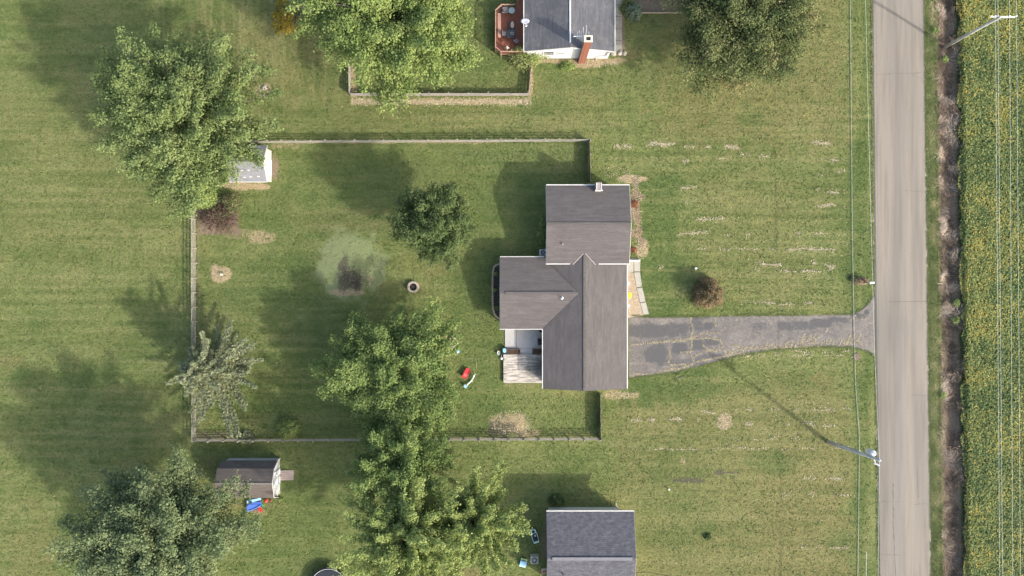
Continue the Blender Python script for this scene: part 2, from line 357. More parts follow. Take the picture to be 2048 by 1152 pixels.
# driveway: structured sheet between two edge curves, with wear given per point
topE = [(1258, 630), (1300, 634), (1380, 633), (1470, 631), (1600, 630), (1700, 628), (1720, 621), (1738, 605), (1747, 590)]
botE = [(1258, 757), (1300, 752), (1350, 745), (1400, 733), (1450, 719), (1500, 707), (1560, 699), (1640, 694), (1700, 695), (1735, 702), (1751, 715)]
def curve(pts, x):
    for (x0, y0), (x1, y1) in zip(pts[:-1], pts[1:]):
        if x <= x1: return y0+(y1-y0)*max(0, (x-x0)/(x1-x0))
    return pts[-1][1]
nu, nv = 200, 48; DV = []
for i in range(nu+1):
    for j in range(nv+1):
        x = 1258+(1749-1258)*i/nu; y0 = curve(topE, x)+random.uniform(-1, 1)*(j == 0); y1 = curve(botE, x)+random.uniform(-1.2, 1.2)*(j == nv)
        DV.append((x, y0+(y1-y0)*j/nv))
DV = np.array(DV); dx, dy = (DV[:, 0]-1024)/17, (576-DV[:, 1])/17
seal = np.zeros(len(DV)); 
def dblob(cx, cy, rx, ry, v=1, soft=.3):
    global seal
    dd = np.maximum(np.abs(DV[:, 0]-cx)/rx, np.abs(DV[:, 1]-cy)/ry)*.6+np.hypot((DV[:, 0]-cx)/rx, (DV[:, 1]-cy)/ry)*.45+(vnoise(dx, dy, .7, 21)-.5)*.5
    seal = np.maximum(seal, v*(1-sm(1-soft, 1+soft, dd)))
for q in ((1300, 662, 70, 15, .9), (1350, 655, 30, 10, .8), (1392, 652, 14, 12, .8), (1417, 652, 10, 8, 1), (1400, 635, 22, 5, .7), (1312, 708, 26, 22, .95), (1358, 697, 20, 13, 1), (1393, 690, 16, 14, .95), (1422, 684, 18, 8, .9),
          (1350, 725, 60, 9, .6), (1420, 712, 30, 6, .7), (1300, 690, 70, 48, .42), (1400, 680, 60, 40, .30), (1480, 650, 60, 16, .32), (1560, 660, 70, 22, .30), (1640, 655, 60, 20, .34), (1520, 652, 20, 10, .6), (1572, 652, 14, 10, .8), (1605, 650, 30, 9, .75), (1640, 646, 28, 9, .85), (1675, 640, 25, 6, .8), (1715, 632, 18, 6, .8), (1733, 624, 6, 6, 1), (1275, 740, 26, 14, .35)): dblob(*q)
fi = (np.arange(nu)[:, None]*(nv+1)+np.arange(nv)[None, :]).ravel()
edg = np.tile(np.concatenate([[1], np.zeros(nv-1), [1]]), nu+1)
s = NT('driveway_asphalt'); a = s.noise(28, 3, .7); b = s.noise(1.6, 5, .7); c = s.noise(.5, 4, .6, s.map((.4, 1, 1)))
sl = s.rng(s.math('ADD', s.attr('seal'), s.math('MULTIPLY', s.math('SUBTRACT', s.noise(3.2, 6, .85), .5), 2.6)), .0, .85)
col = s.mix(s.rng(a, .3, .7), (.120, .106, .095), (.235, .208, .186)); col = s.mix(s.rng(c, .4, .65, 0, .6), col, (.19, .175, .16))
col = s.mix(s.rng(s.noise(4, 6, .85), .50, .64, 0, .65), col, (.33, .285, .215))
col = s.mix(s.rng(s.noise(.9, 6, .75), .46, .62, 0, .55), col, (.095, .090, .088)); col = s.mix(s.rng(s.noise(2.6, 6, .8), .50, .62, 0, .6), col, (.105, .098, .092)); ck = s.n.new('ShaderNodeTexVoronoi'); ck.feature = 'DISTANCE_TO_EDGE'; s.L(s.pos, ck.inputs[0]); ck.inputs['Scale'].default_value = .75
cm = s.math('ADD', ck.outputs['Distance'], s.math('MULTIPLY', s.math('SUBTRACT', s.noise(3, 5, .8), .5), .16)); col = s.mix(s.math('MULTIPLY', s.rng(cm, .0, .03, .6, 0), s.rng(s.noise(.6, 3, .6), .48, .62)), col, (.33, .285, .205))
col = s.mix(sl, col, s.mix(s.rng(a, .3, .75), (.055, .056, .058), (.115, .112, .112)))
DRV = s.fin(col, .92, s.bump(a, .012, .6, s.bump(b, .02)))
V = np.stack([dx, dy, np.where(edg > 0, -.04, .012+.04*sm(1700, 1747, DV[:, 0]))], 1)
dw = tagit(link('driveway', npmesh('driveway', V, np.stack([fi, fi+1, fi+nv+2, fi+nv+1], 1)[:, ::-1][:, [0, 1, 2, 3]], {'seal': ('POINT', seal)}), DRV), kind='structure')

CONC = simple('pale_concrete', (.34, .325, .28), .12, 9, .9, bump=.003)
CONC2 = simple('grey_patio_concrete', (.40, .39, .375), .08, 7, .85, bump=.002)
OLDC = simple('old_grey_concrete', (.27, .26, .22), .2, 4, .9, big=.3)
def flags(name, polys, m, h=.07, z0=-.05, pname='slab'):
    """paving as one structure whose slabs are parts"""
    c = polys[0][0]; root = bpy.data.objects.new(name, None); COL.objects.link(root); root.location = (c[0], c[1], 0); root['kind'] = 'structure'
    for p in polys: part(pname, MB().prism(p, z0, h+random.uniform(-.006, .006)), m, root)
    return root
def gp(*q, h=0): return [G(x, y, h) for x, y in q]
flags('walkway', [gp((1254, 518), (1267, 517), (1267, 545), (1255, 546)), gp((1268, 517), (1281, 518), (1280, 543), (1268, 543)), gp((1268, 544.5), (1280, 544.5), (1284, 573), (1273, 575)),
                  gp((1273.5, 576.5), (1284.5, 575), (1291, 603), (1280, 605)), gp((1280.3, 606.3), (1291.3, 604.5), (1298, 628), (1287, 629))], CONC)
s = NT('pea_gravel'); n = s.n.new('ShaderNodeTexVoronoi'); s.L(s.pos, n.inputs[0]); n.inputs['Scale'].default_value = 11
GRAV = s.fin(s.mix(n.outputs['Color'], s.mix(s.noise(2, 3), (.36, .29, .20), (.46, .38, .28)), (.14, .10, .07), 'MULTIPLY') if 0 else s.mix(s.rng(s.noise(14, 3, .7), .35, .65), (.17, .13, .09), (.50, .41, .29)), .9, s.bump(n.outputs['Distance'], .03))
me = MB(); me.prism(gp((1254, 546), (1268, 546), (1273, 576), (1280, 606), (1288, 631), (1254, 636)), -.05, .03)
tagit(link('gravel_bed', mesh('gravel_bed', me), GRAV), kind='structure')
flags('patio', [gp((1010, 655), (1033, 655), (1033, 697), (1010, 697)), gp((1033.5, 655), (1087, 655), (1087, 697), (1033.5, 697)), gp((1040.5, 697.5), (1064.5, 697.5), (1064.5, 709), (1040.5, 709))], CONC2, .10)
flags('side_path', [[G(1231+i*0, y) for i in (0,)]+[G(1244, y), G(1244, y+23), G(1231, y+23)] for y in (-62, -38, -14, 10, 34, 58, 82)], OLDC, .05)
o = flags('garden_border', [gp((1262, -60), (1368, -60), (1368, -1), (1262, -1))], OLDC, .05)
WOODT = simple('weathered_board', (.34, .31, .26), .2, 5, .9, stretch=(1, 1, 1))
part('timber_edge', MB().bb(G(1282, 0)[0], G(1362, 0)[0], G(0, 26)[1]-.05, G(0, 26)[1]+.05, 0, .15), simple('pale_timber', (.42, .33, .23), .2), o)

# ---------------------------------------------------------------- houses
def shingle(name, c1, c2, axis_, patch=.5, moss=None, row=.145, br=.33, con=.35, st0=None):
    """asphalt shingles: courses run along axis_ ('x' or 'y')"""
    s = NT(name); rot = 0 if axis_ == 'x' else math.pi/2
    b = s.n.new('ShaderNodeTexBrick'); s.L(s.map((1, 1, 0), rot), b.inputs['Vector']); b.inputs['Scale'].default_value = 1
    b.inputs['Brick Width'].default_value = br; b.inputs['Row Height'].default_value = row; b.inputs['Mortar Size'].default_value = .012
    b.inputs['Color1'].default_value = (.72, .72, .72, 1); b.inputs['Color2'].default_value = (1.18, 1.15, 1.14, 1); b.inputs['Mortar'].default_value = (.55, .55, .55, 1)
    st = st0 or ((.28, 2.6, 1) if axis_ == 'x' else (2.6, .28, 1)); n = s.noise(1.6, 5, .75, s.map(st)); g = s.noise(.33, 4, .65); f = s.noise(40, 2)
    col = s.mix(s.rng(n, .36, .66), c1, c2); col = s.mix(con, col, s.mix(1.0, col, b.outputs['Color'], 'MULTIPLY'))
    col = s.mix(s.rng(g, .35, .68, 0, patch), col, tuple(q*.70 for q in c1)); col = s.mix(s.rng(f, .35, .7, 0, .3), col, tuple(q*1.35 for q in c2))
    if moss: col = s.mix(s.rng(s.noise(.8, 5, .7), .52, .72, 0, .5), col, moss)
    return s.fin(col, .95, s.bump(b.outputs['Fac'], .012, -.8, s.bump(n, .01)), spec=.2)
SHX = shingle('shingle_taupe_across', (.084, .076, .075), (.130, .118, .114), 'x', .35); SHY = shingle('shingle_taupe_along', (.084, .076, .075), (.130, .118, .114), 'y', .35)
SHC = shingle('shingle_ridge_cap', (.09, .081, .076), (.135, .123, .114), 'x', .2)
SHB = shingle('shingle_blue_grey', (.054, .056, .068), (.125, .127, .142), 'x', .2, con=.85, br=.5, row=.2, st0=(1.4, 2.0, 1))
SHK = shingle('shingle_charcoal', (.070, .072, .080), (.14, .143, .152), 'y', .55, moss=(.19, .19, .18))
SHD = shingle('shingle_shed_dark', (.085, .072, .065), (.145, .125, .115), 'x', .5, moss=(.16, .135, .12), con=.25)
WHT = simple('white_painted_trim', (.56, .55, .52), .05, 6, .6, bump=.001); CREAM = simple('cream_trim', (.66, .65, .56), .06, 6, .6, bump=.001)
GLASS = NT('dark_window_glass').fin((.03, .04, .05), .08, None, 0, .6)
BLK = simple('black_metal', (.02, .02, .022), .2, 8, .5, bump=0); GALV = simple('grey_metal', (.42, .43, .44), .1, 8, .45, .6, 0)
def siding(name, c, pitch=.2):
    s = NT(name); wv = s.n.new('ShaderNodeTexWave'); wv.bands_direction = 'Z'; wv.wave_profile = 'SAW'; s.L(s.pos, wv.inputs[0]); wv.inputs['Scale'].default_value = 1/pitch/2*.63
    col = s.mix(s.rng(s.noise(3, 4, .6), .3, .7), tuple(q*.9 for q in c), c); col = s.mix(s.rng(wv.outputs['Fac'], .0, .12, .25, 0), col, tuple(q*.5 for q in c))
    return s.fin(col, .7, s.bump(wv.outputs['Fac'], .015))
SIDW = siding('white_siding', (.66, .67, .68)); SIDT = siding('tan_siding', (.52, .47, .38)); SIDG = siding('grey_white_siding', (.44, .47, .50)); SIDC = siding('cream_siding', (.55, .53, .46))
FOUND = simple('foundation_block', (.38, .37, .35), .1, 6)

def gable_walls(mb, x0, x1, y0, y1, z0, ze, zr, ridge):
    """block with a gable top; ridge 'x' or 'y' direction"""
    if ridge == 'x':
        ym = (y0+y1)/2; P = [(y0, z0), (y1, z0), (y1, ze), (ym, zr), (y0, ze)]; vs = [(x0, y, z) for y, z in P]+[(x1, y, z) for y, z in P]
    else:
        xm = (x0+x1)/2; P = [(x1, z0), (x0, z0), (x0, ze), (xm, zr), (x1, ze)]; vs = [(x, y0, z) for x, z in P]+[(x, y1, z) for x, z in P]
    return mb.add(vs, [(4, 3, 2, 1, 0), (5, 6, 7, 8, 9)]+[(i, (i+1) % 5, 5+(i+1) % 5, 5+i) for i in range(5)])
def window(root, c, wd, ht, face, frame=WHT):
    """face: 'N','S','E','W'; c is the centre on the wall plane"""
    nx, ny = {'N': (0, 1), 'S': (0, -1), 'E': (1, 0), 'W': (-1, 0)}[face]; tx, ty = abs(ny), abs(nx)
    f = thing('window', None, None, (c[0]-wloc(root).x, c[1]-wloc(root).y, c[2])); f.parent = root
    def bar(u, v, w_, h_, off, dp): return MB().box((u*tx+nx*off, u*ty+ny*off, v), (w_*tx+dp*abs(nx), w_*ty+dp*abs(ny), h_))
    fr = MB()
    for q in (bar(-wd/2, 0, .08, ht+.16, .03, .08), bar(wd/2, 0, .08, ht+.16, .03, .08), bar(0, ht/2, wd-.08, .08, .03, .08), bar(0, -ht/2, wd-.08, .08, .03, .09), bar(0, 0, wd-.08, .05, .03, .05)): fr.add(q.v, q.f)
    part('frame', fr, frame, f, local=True); part('pane', bar(0, 0, wd-.09, ht-.09, .012, .02), GLASS, f, local=True); return f
def gutter(root, p, q, sz=.13, m=WHT, name='gutter', off=(0, 0, -.06)):
    p = Vector(p)+Vector(off); q = Vector(q)+Vector(off); dd = q-p; L = dd.length; a = math.atan2(dd.y, dd.x); b = math.asin(dd.z/L)
    me = MB().box((0, 0, 0), (L, sz, sz)); M = Matrix.Translation((p+q)/2) @ Matrix.Rotation(a, 4, 'Z') @ Matrix.Rotation(-b, 4, 'Y')
    me.v = [tuple(M @ Vector(v)) for v in me.v]; return part(name, me, m, root)
def capline(root, p, q, m, wd=.30, t=.035, name='ridge_cap', n=None, mesh_gap=.25):
    """overlapping cap pieces along a ridge, as one stuff part"""
    p, q = Vector(p), Vector(q); dd = q-p; L = dd.length; n = n or int(L/mesh_gap); mb = MB(); a = math.atan2(dd.y, dd.x)
    for k in range(n):
        c = p+dd*((k+.5)/n); mb.box((c.x, c.y, c.z+.02+.008*(k % 2)), (L/n*.96, wd*random.uniform(.94, 1.04), t), a)
    o = part(name, mb, m, root); o['kind'] = 'stuff'; return o

H = thing('house', 'sprawling ranch house with taupe shingle roofs in three joined gabled wings, fenced yard behind', 'house', (8, -2, 0))
wall = part('wall', gable_walls(MB(), 4.25, 12.85, 3.05, 11.2, 0, 3.45, 4.55, 'x'), SIDT, H)
part('wall', gable_walls(MB(), 3.9, 12.75, -11.15, 3.03, 0, 2.42, 3.62, 'y'), SIDT, H)
part('wall', gable_walls(MB(), -1.0, 3.88, -4.3, 3.02, 0, 2.42, 3.45, 'x'), SIDT, H)
kN = 11.59
r1 = part('roof', MB().slab([(3.84, 7.13, 4.73), (13.2, 7.13, 4.73), (13.2, kN, 3.5), (3.84, kN, 3.5)], .16).slab([(3.84, 7.12, 4.73), (3.84, 2.72, 3.5), (13.2, 2.72, 3.5), (13.2, 7.12, 4.73)], .16), SHX, H)
capline(r1, (3.86, 7.125, 4.73), (13.18, 7.125, 4.73), SHC)
for p, q in (((3.84, kN, 3.5), (13.22, kN, 3.5)), ((3.84, 2.72, 3.5), (6.55, 2.72, 3.5)), ((9.75, 2.72, 3.5), (13.2, 2.72, 3.5))): gutter(r1, p, q, .14)
for xx in (3.82, 13.22):
    for ye in (kN, 2.72): gutter(r1, (xx, ye, 3.44), (xx, 7.125, 4.67), .05, CREAM, 'fascia')
r2 = part('roof', MB().slab([(8.10, -11.5, 3.80), (8.10, 3.86, 3.80), (6.95, 2.70, 3.47), (6.95, 3.0, 3.47), (3.5, 3.0, 2.5), (3.5, -11.46, 2.5)], .16)
          .slab([(8.12, 3.86, 3.80), (8.12, -11.5, 3.80), (13.12, -11.46, 2.5), (13.12, 3.0, 2.5), (9.35, 3.0, 3.47), (9.35, 2.70, 3.47)], .16), SHY, H)
capline(r2, (8.11, -11.48, 3.80), (8.11, 3.8, 3.80), SHC, .26)
vf = MB()
for sx in (-1, 1): vf.tube([(8.11+sx*1.28, 2.62, 3.50), (8.11+sx*.12, 3.86, 3.83)], .035, 4)
part('valley_flashing', vf, simple('pinkish_flashing', (.42, .36, .34), .1), r2)
gutter(r2, (3.5, -11.46, 2.5), (3.5, -4.70, 2.5), .13); gutter(r2, (13.13, -11.46, 2.5), (13.13, 2.68, 2.5), .13, CREAM)
for xx in (3.5, 13.12): gutter(r2, (xx, -11.50, 2.45), (8.11, -11.53, 3.74), .04, SHC, 'fascia')
r3 = part('roof', MB().slab([(-1.36, -4.67, 2.51), (3.54, -4.67, 2.51), (7.65, -.57, 3.66), (-1.36, -.57, 3.66)], .14)
          .slab([(-1.36, -.56, 3.66), (7.65, -.56, 3.66), (4.05, 3.04, 2.65), (4.0, 3.52, 2.51), (-1.36, 3.53, 2.51)], .14), SHX, H)
gutter(r3, (-1.38, -4.67, 2.5), (3.5, -4.67, 2.5), .14); gutter(r3, (-1.36, 3.55, 2.5), (3.7, 3.55, 2.5), .12)
for ye in (-4.67, 3.53): gutter(r3, (-1.38, ye, 2.45), (-1.38, -.565, 3.6), .04, CREAM, 'fascia')
part('ridge_vent', MB().bb(-.75, 7.0, -.72, -.42, 3.64, 3.72), SHX, r3)
fl = MB().tube([(4.05, 3.02, 2.71), (7.5, -.42, 3.68)], .03, 4).tube([(3.52, -4.66, 2.53), (7.6, -.62, 3.67)], .03, 4); part('valley_flashing', fl, simple('dark_valley_metal', (.10, .095, .09), .1), r3)
# metal chimney and vents
cx, cy = G(1197, 372, 4.4); ch = part('chimney', MB().bb(cx-.32, cx+.32, cy-.55, cy+.35, 3.3, 4.75), simple('taupe_chimney_cladding', (.30, .26, .24), .1), r1)
part('chimney_cap', MB().bb(cx-.42, cx+.42, cy-.62, cy-.48, 4.75, 4.83).bb(cx-.3, cx-.22, cy-.47, cy+.3, 4.75, 4.80).bb(cx+.22, cx+.3, cy-.47, cy+.3, 4.75, 4.80), WHT, ch)
for (px, py, hz, r) in ((1125, 488, 4.05, r1), (1124, 596, 3.6, r3)):
    x, y = G(px, py, hz); pv = part('vent_pipe', MB().lathe((x, y, hz-.4), [(.06, 0), (.06, .75), (.045, .75), (.045, .4)], 10), WHT, r); part('collar', MB().lathe((x, y, hz-.45), [(.2, 0), (.17, .42), (.07, .5)], 10), simple('vent_boot', (.62, .66, .62), .1), pv)
for c, a, b, f in (((4.25, 8.5, 2.4), 1.2, 1.0, 'W'), ((4.25, 5.2, 2.4), .9, .8, 'W'), ((12.85, 5.0, 2.3), 1.6, 1.1, 'E'), ((12.85, 9.0, 2.3), 1.6, 1.1, 'E'), ((-1.0, .8, 1.5), 1.4, 1.0, 'W'), ((-1.0, -2.4, 1.5), 1.4, 1.0, 'W'),
                   ((12.75, 1.2, 1.5), 1.5, 1.2, 'E'), ((5.6, -11.15, 1.5), 1.0, .9, 'S'), ((7.5, 11.2, 2.4), 1.1, .9, 'N'), ((10.6, 11.2, 2.4), 1.1, .9, 'N')): window(H, c, a, b, f)
gd = part('garage_door', MB().bb(12.76, 12.82, -9.9, -5.2, .02, 2.15), WHT, H); pn = MB()
for k in range(4):
    for j in range(8): pn.bb(12.82, 12.835, -9.8+j*.58, -9.32+j*.58, .10+k*.52, .50+k*.52)
part('door_panel', pn, WHT, gd)['kind'] = 'stuff'
dr = part('door', MB().bb(12.76, 12.81, -.9, .0, .15, 2.15), simple('dark_red_door', (.2, .04, .03), .1), H); part('handle', MB().tube([(12.82, -.8, 1.1), (12.86, -.8, 1.1)], .03, 6), GALV, dr)
dr = part('door', MB().bb(3.82, 3.89, -6.6, -5.0, .15, 2.15), GLASS, H); part('door_frame', MB().bb(3.80, 3.88, -6.7, -6.62, .1, 2.2).bb(3.80, 3.88, -4.98, -4.9, .1, 2.2).bb(3.80, 3.88, -6.7, -4.9, 2.17, 2.25), WHT, dr)
# step-flashed wall stub under the north-east eave
part('downspout', MB().bb(12.9, 13.0, -11.1, -11.0, 0, 2.4), WHT, H)
part('porch_step', MB().bb(G(1254, 0)[0], G(1279, 0)[0], 3.10, 3.28, 0, .30), WHT, H)

# lower right neighbour
HB = thing('house', 'grey and blue shingled neighbour house cut off by the bottom edge', 'house', (9, -30, 0))
part('wall', gable_walls(MB(), 4.25, 12.3, -34.3, -25.78, 0, 3.3, 4.5, 'x'), SIDC, HB); part('wall', MB().bb(12.32, 13.45, -34.3, -26.6, 0, 3.2), SIDC, HB)
rb = part('roof', MB().slab([(3.9, -29.9, 4.85), (3.92, -25.1, 3.5), (13.72, -25.1, 3.5), (13.72, -29.9, 4.85)], .15).slab([(3.9, -29.91, 4.85), (13.72, -29.91, 4.85), (13.72, -34.7, 3.5), (3.9, -34.7, 3.5)], .15), SHB, HB)
gutter(rb, (3.88, -25.1, 3.5), (13.74, -25.1, 3.5), .14); gutter(rb, (3.88, -34.7, 3.5), (13.74, -34.7, 3.5), .14)
for xx in (3.9, 13.73):
    for ye in (-25.1, -34.7): gutter(rb, (xx, ye, 3.44), (xx, -29.9, 4.79), .05, GALV, 'fascia')
part('ridge_vent', MB().bb(4.45, 13.3, -30.1, -29.75, 4.83, 4.93), simple('grey_ridge_vent', (.17, .17, .185), .1), rb)
x, y = G(1126, 1149, 4.6); part('vent_pipe', MB().cyl((x, y, 4.3), .06, .55, 8), BLK, rb)
x, y = G(1233, 1006, 1); part('downspout', MB().tube([(12.36, -25.15, 3.35), (12.36, -25.7, 3.0), (12.36, -25.72, .25), (12.2, -25.3, .1)], .05, 6), WHT, HB)
window(HB, (4.25, -28.5, 1.8), 1.2, 1.0, 'W'); window(HB, (7.5, -25.78, 1.8), 1.2, 1.0, 'N'); window(HB, (10.3, -25.78, 1.8), 1.2, 1.0, 'N')

# upper neighbour
HT = thing('house', 'white sided neighbour house with charcoal roof, white ridge strip and tall brick chimney', 'house', (6.5, 30, 0))
part('wall', gable_walls(MB(), 1.75, 11.25, 27.0, 42.5, 0, 3.02, 4.2, 'y'), SIDW, HT)
rt = part('roof', MB().slab([(6.47, 26.78, 4.4), (6.47, 43, 4.4), (1.36, 43, 3.1), (1.36, 26.78, 3.1)], .12).slab([(6.48, 26.78, 4.4), (11.62, 26.78, 3.1), (11.62, 43, 3.1), (6.48, 43, 4.4)], .12), SHK, HT)
part('ridge_strip', MB().bb(6.41, 6.54, 27.3, 43, 4.40, 4.47), simple('white_ridge_metal', (.85, .86, .88), .03, bump=0), rt)
gutter(rt, (1.35, 26.78, 3.1), (1.35, 43, 3.1), .13); gutter(rt, (11.64, 26.78, 3.1), (11.64, 43, 3.1), .13)
for xx in (1.36, 11.62): gutter(rt, (xx, 26.75, 3.05), (6.475, 26.75, 4.35), .10, WHT, 'fascia')
BRICK = NT('chimney_brick'); b = BRICK.n.new('ShaderNodeTexBrick'); BRICK.L(BRICK.map((1, 1, 1)), b.inputs[0]); b.inputs['Scale'].default_value = 4.5
b.inputs['Color1'].default_value = (.20, .075, .050, 1); b.inputs['Color2'].default_value = (.26, .10, .068, 1); b.inputs['Mortar'].default_value = (.33, .22, .17, 1); b.inputs['Mortar Size'].default_value = .012
BRICK = BRICK.fin(b.outputs['Color'], .9)
cxx, cyy = 139/17.0, 26.4
chm = part('chimney', MB().bb(cxx-.40, cxx+.40, cyy, 26.98, 0, 7.1), BRICK, HT)
part('chimney_cap', MB().bb(cxx-.46, cxx+.46, cyy-.06, cyy+.10, 7.1, 7.25).bb(cxx-.46, cxx+.46, cyy+.50, cyy+.64, 7.1, 7.25).bb(cxx-.46, cxx-.24, cyy+.1, cyy+.5, 7.1, 7.25).bb(cxx+.24, cxx+.46, cyy+.1, cyy+.5, 7.1, 7.25), simple('cream_chimney_cap', (.55, .52, .42), .1), chm)
part('flue_dark', MB().bb(cxx-.23, cxx+.23, cyy+.11, cyy+.49, 7.1, 7.16), BLK, chm)  # solid black box inside the cap, standing for the shaded depth of the flue
window(HT, (4.2, 27.0, 1.9), 1.2, 1.1, 'S'); window(HT, (5.6, 27.0, 1.9), .7, .6, 'S')
part('downspout', MB().tube([(11.5, 26.85, 3.0), (11.0, 26.9, 2.3), (10.9, 26.93, 1.2), (10.0, 26.9, .9), (9.9, 26.8, .1)], .06, 6), WHT, HT)

# ---------------------------------------------------------------- sheds
SA = thing('shed', 'small cream shed with white double doors and grey roof, half under the big maple', 'shed', (-30, 14.3, 0))
part('wall', gable_walls(MB(), -32.2, -28.3, 12.47, 16.1, 0, 1.95, 3.1, 'x'), simple('cream_shed_siding', (.52, .49, .43), .06), SA)
ra = part('roof', MB().slab([(-32.4, 14.28, 3.25), (-28.12, 14.28, 3.25), (-28.12, 12.2, 2.0), (-32.4, 12.2, 2.0)], .08).slab([(-32.4, 14.29, 3.25), (-32.4, 16.37, 2.0), (-28.12, 16.37, 2.0), (-28.12, 14.29, 3.25)], .08), shingle('shingle_pale_grey', (.17, .178, .188), (.23, .238, .25), 'x', .2, con=.5), SA)
gutter(ra, (-32.4, 12.18, 2.0), (-28.1, 12.18, 2.0), .10); gutter(ra, (-28.1, 12.2, 1.95), (-28.1, 14.285, 3.2), .07, WHT, 'fascia'); gutter(ra, (-28.1, 16.37, 1.95), (-28.1, 14.285, 3.2), .07, WHT, 'fascia')
pt = MB()
for q in range(7): 
    xx = -31.6+(q % 4)*.8+random.uniform(-.1, .1); yy = 12.6+(q//4)*.75+random.uniform(-.1, .1); zz = 2.0+(yy-12.2)*.601; pt.quad((xx, yy, zz+.012), (xx+.3, yy, zz+.012), (xx+.3, yy+.1, zz+.072), (xx, yy+.1, zz+.072))
part('torn_shingle', pt, simple('torn_shingle_pale', (.5, .5, .5), .2), ra)['kind'] = 'stuff'
for k in (0, 1):
    dd = part('door', MB().bb(-28.3, -28.24, 13.25+k*.88, 14.10+k*.88, .08, 1.82), simple('white_door_%s' % 'ab'[k], (.74, .75, .78), .02, bump=0), SA); part('handle', MB().bb(-28.24, -28.2, 14.0+k*.15, 14.06+k*.15, .9, 1.1), BLK, dd)
SB = thing('shed', 'barn style shed with gambrel roof and pale blue walls beside the bottom left tree', 'shed', (-30.4, -22.1, 0))
g5 = [(-24.1, 0), (-20.0, 0), (-20.0, 1.5), (-20.55, 2.7), (-22.05, 3.3), (-23.6, 2.7), (-24.1, 1.5)]
mb = MB(); mb.add([(-33.2, y, z) for y, z in g5]+[(-27.3, y, z) for y, z in g5], [tuple(range(6, -1, -1)), tuple(range(7, 14))]+[(i, (i+1) % 7, 7+(i+1) % 7, 7+i) for i in range(7)]); part('wall', mb, SIDG, SB)
g6 = [(-19.93, 1.42), (-20.5, 2.78), (-22.05, 3.4), (-23.85, 2.78), (-24.22, 1.42)]
mb = MB()
for (y0, z0), (y1, z1) in zip(g6[:-1], g6[1:]): mb.slab([(-33.5, y0, z0), (-27.07, y0, z0), (-27.07, y1, z1), (-33.5, y1, z1)], .07)
rbn = part('roof', mb, SHD, SB); capline(rbn, (-33.48, -22.05, 3.4), (-27.1, -22.05, 3.4), simple('ridge_highlight', (.19, .17, .155), .15), .22)  # ridge cap made paler than the slopes: ridge highlight put into its colour
for (y0, z0), (y1, z1) in zip(g6[:-1], g6[1:]): gutter(rbn, (-27.05, y0, z0-.04), (-27.05, y1, z1-.04), .07, WHT, 'fascia')
for k in (0, 1):
    y0 = -22.95+k*.92; dd = part('door', MB().bb(-27.3, -27.25, y0, y0+.88, .15, 1.95), simple('pale_blue_door_%s' % 'ab'[k], (.42, .47, .56), .03), SB)
    t_ = MB()
    for a, b in (((y0+.04, .2), (y0+.84, .2)), ((y0+.04, 1.05), (y0+.84, 1.05)), ((y0+.04, 1.9), (y0+.84, 1.9)), ((y0+.04, .2), (y0+.04, 1.9)), ((y0+.84, .2), (y0+.84, 1.9)), ((y0+.04, 1.05), (y0+.84, 1.9))): t_.tube([(-27.23, a[0], a[1]), (-27.23, b[0], b[1])], .045, 4)
    part('door_trim', t_, WHT, dd)
for yy in (-20.05, -24.05): part('corner_trim', MB().bb(-27.3, -27.26, yy-.05, yy+.05, 0, 1.5), WHT, SB)
RP = thing('ramp', 'short plywood ramp in front of the barn style shed doors', 'ramp', (-26.5, -22.0, 0))
for k in range(5): part('plank', MB().slab([(-27.2, -21.42-k*.24, .16), (-25.68, -21.42-k*.24, .05), (-25.68, -21.64-k*.24, .05), (-27.2, -21.64-k*.24, .16)], .04), simple('plywood_ramp', (.33, .27, .235), .12) if k == 0 else bpy.data.materials['plywood_ramp'], RP)

# ---------------------------------------------------------------- decks
DK = thing('deck', 'weathered grey and white plank deck behind the house below the patio', 'deck', (1.2, -9.3, 0))
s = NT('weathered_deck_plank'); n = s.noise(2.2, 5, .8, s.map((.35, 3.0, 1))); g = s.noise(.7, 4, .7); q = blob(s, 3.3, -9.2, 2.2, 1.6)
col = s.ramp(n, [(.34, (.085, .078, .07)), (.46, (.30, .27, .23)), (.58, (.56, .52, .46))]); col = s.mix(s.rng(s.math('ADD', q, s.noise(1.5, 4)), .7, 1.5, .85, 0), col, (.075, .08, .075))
PLK = s.fin(col, .9, s.bump(n, .01)); y0, y1 = G(0, 766, .35)[1], G(0, 709, .35)[1]; x0, x1 = G(1007, 0, .35)[0], 3.86
npk = 23; pm = mesh('plank', MB().box((0, 0, 0), (x1-x0, (y1-y0)/npk*.9, .035)))
for k in range(npk): link('plank', pm, PLK, DK, ((x0+x1)/2-1.2+random.uniform(-.01, .01), y0+(k+.5)*(y1-y0)/npk+9.3, .33+random.uniform(-.004, .004)))
part('frame', MB().bb(x0+.03, x0+.08, y0+.03, y1, 0, .30).bb(x0+.08, x1, y0+.03, y0+.08, 0, .30), simple('dark_deck_joist', (.10, .085, .07), .2), DK)
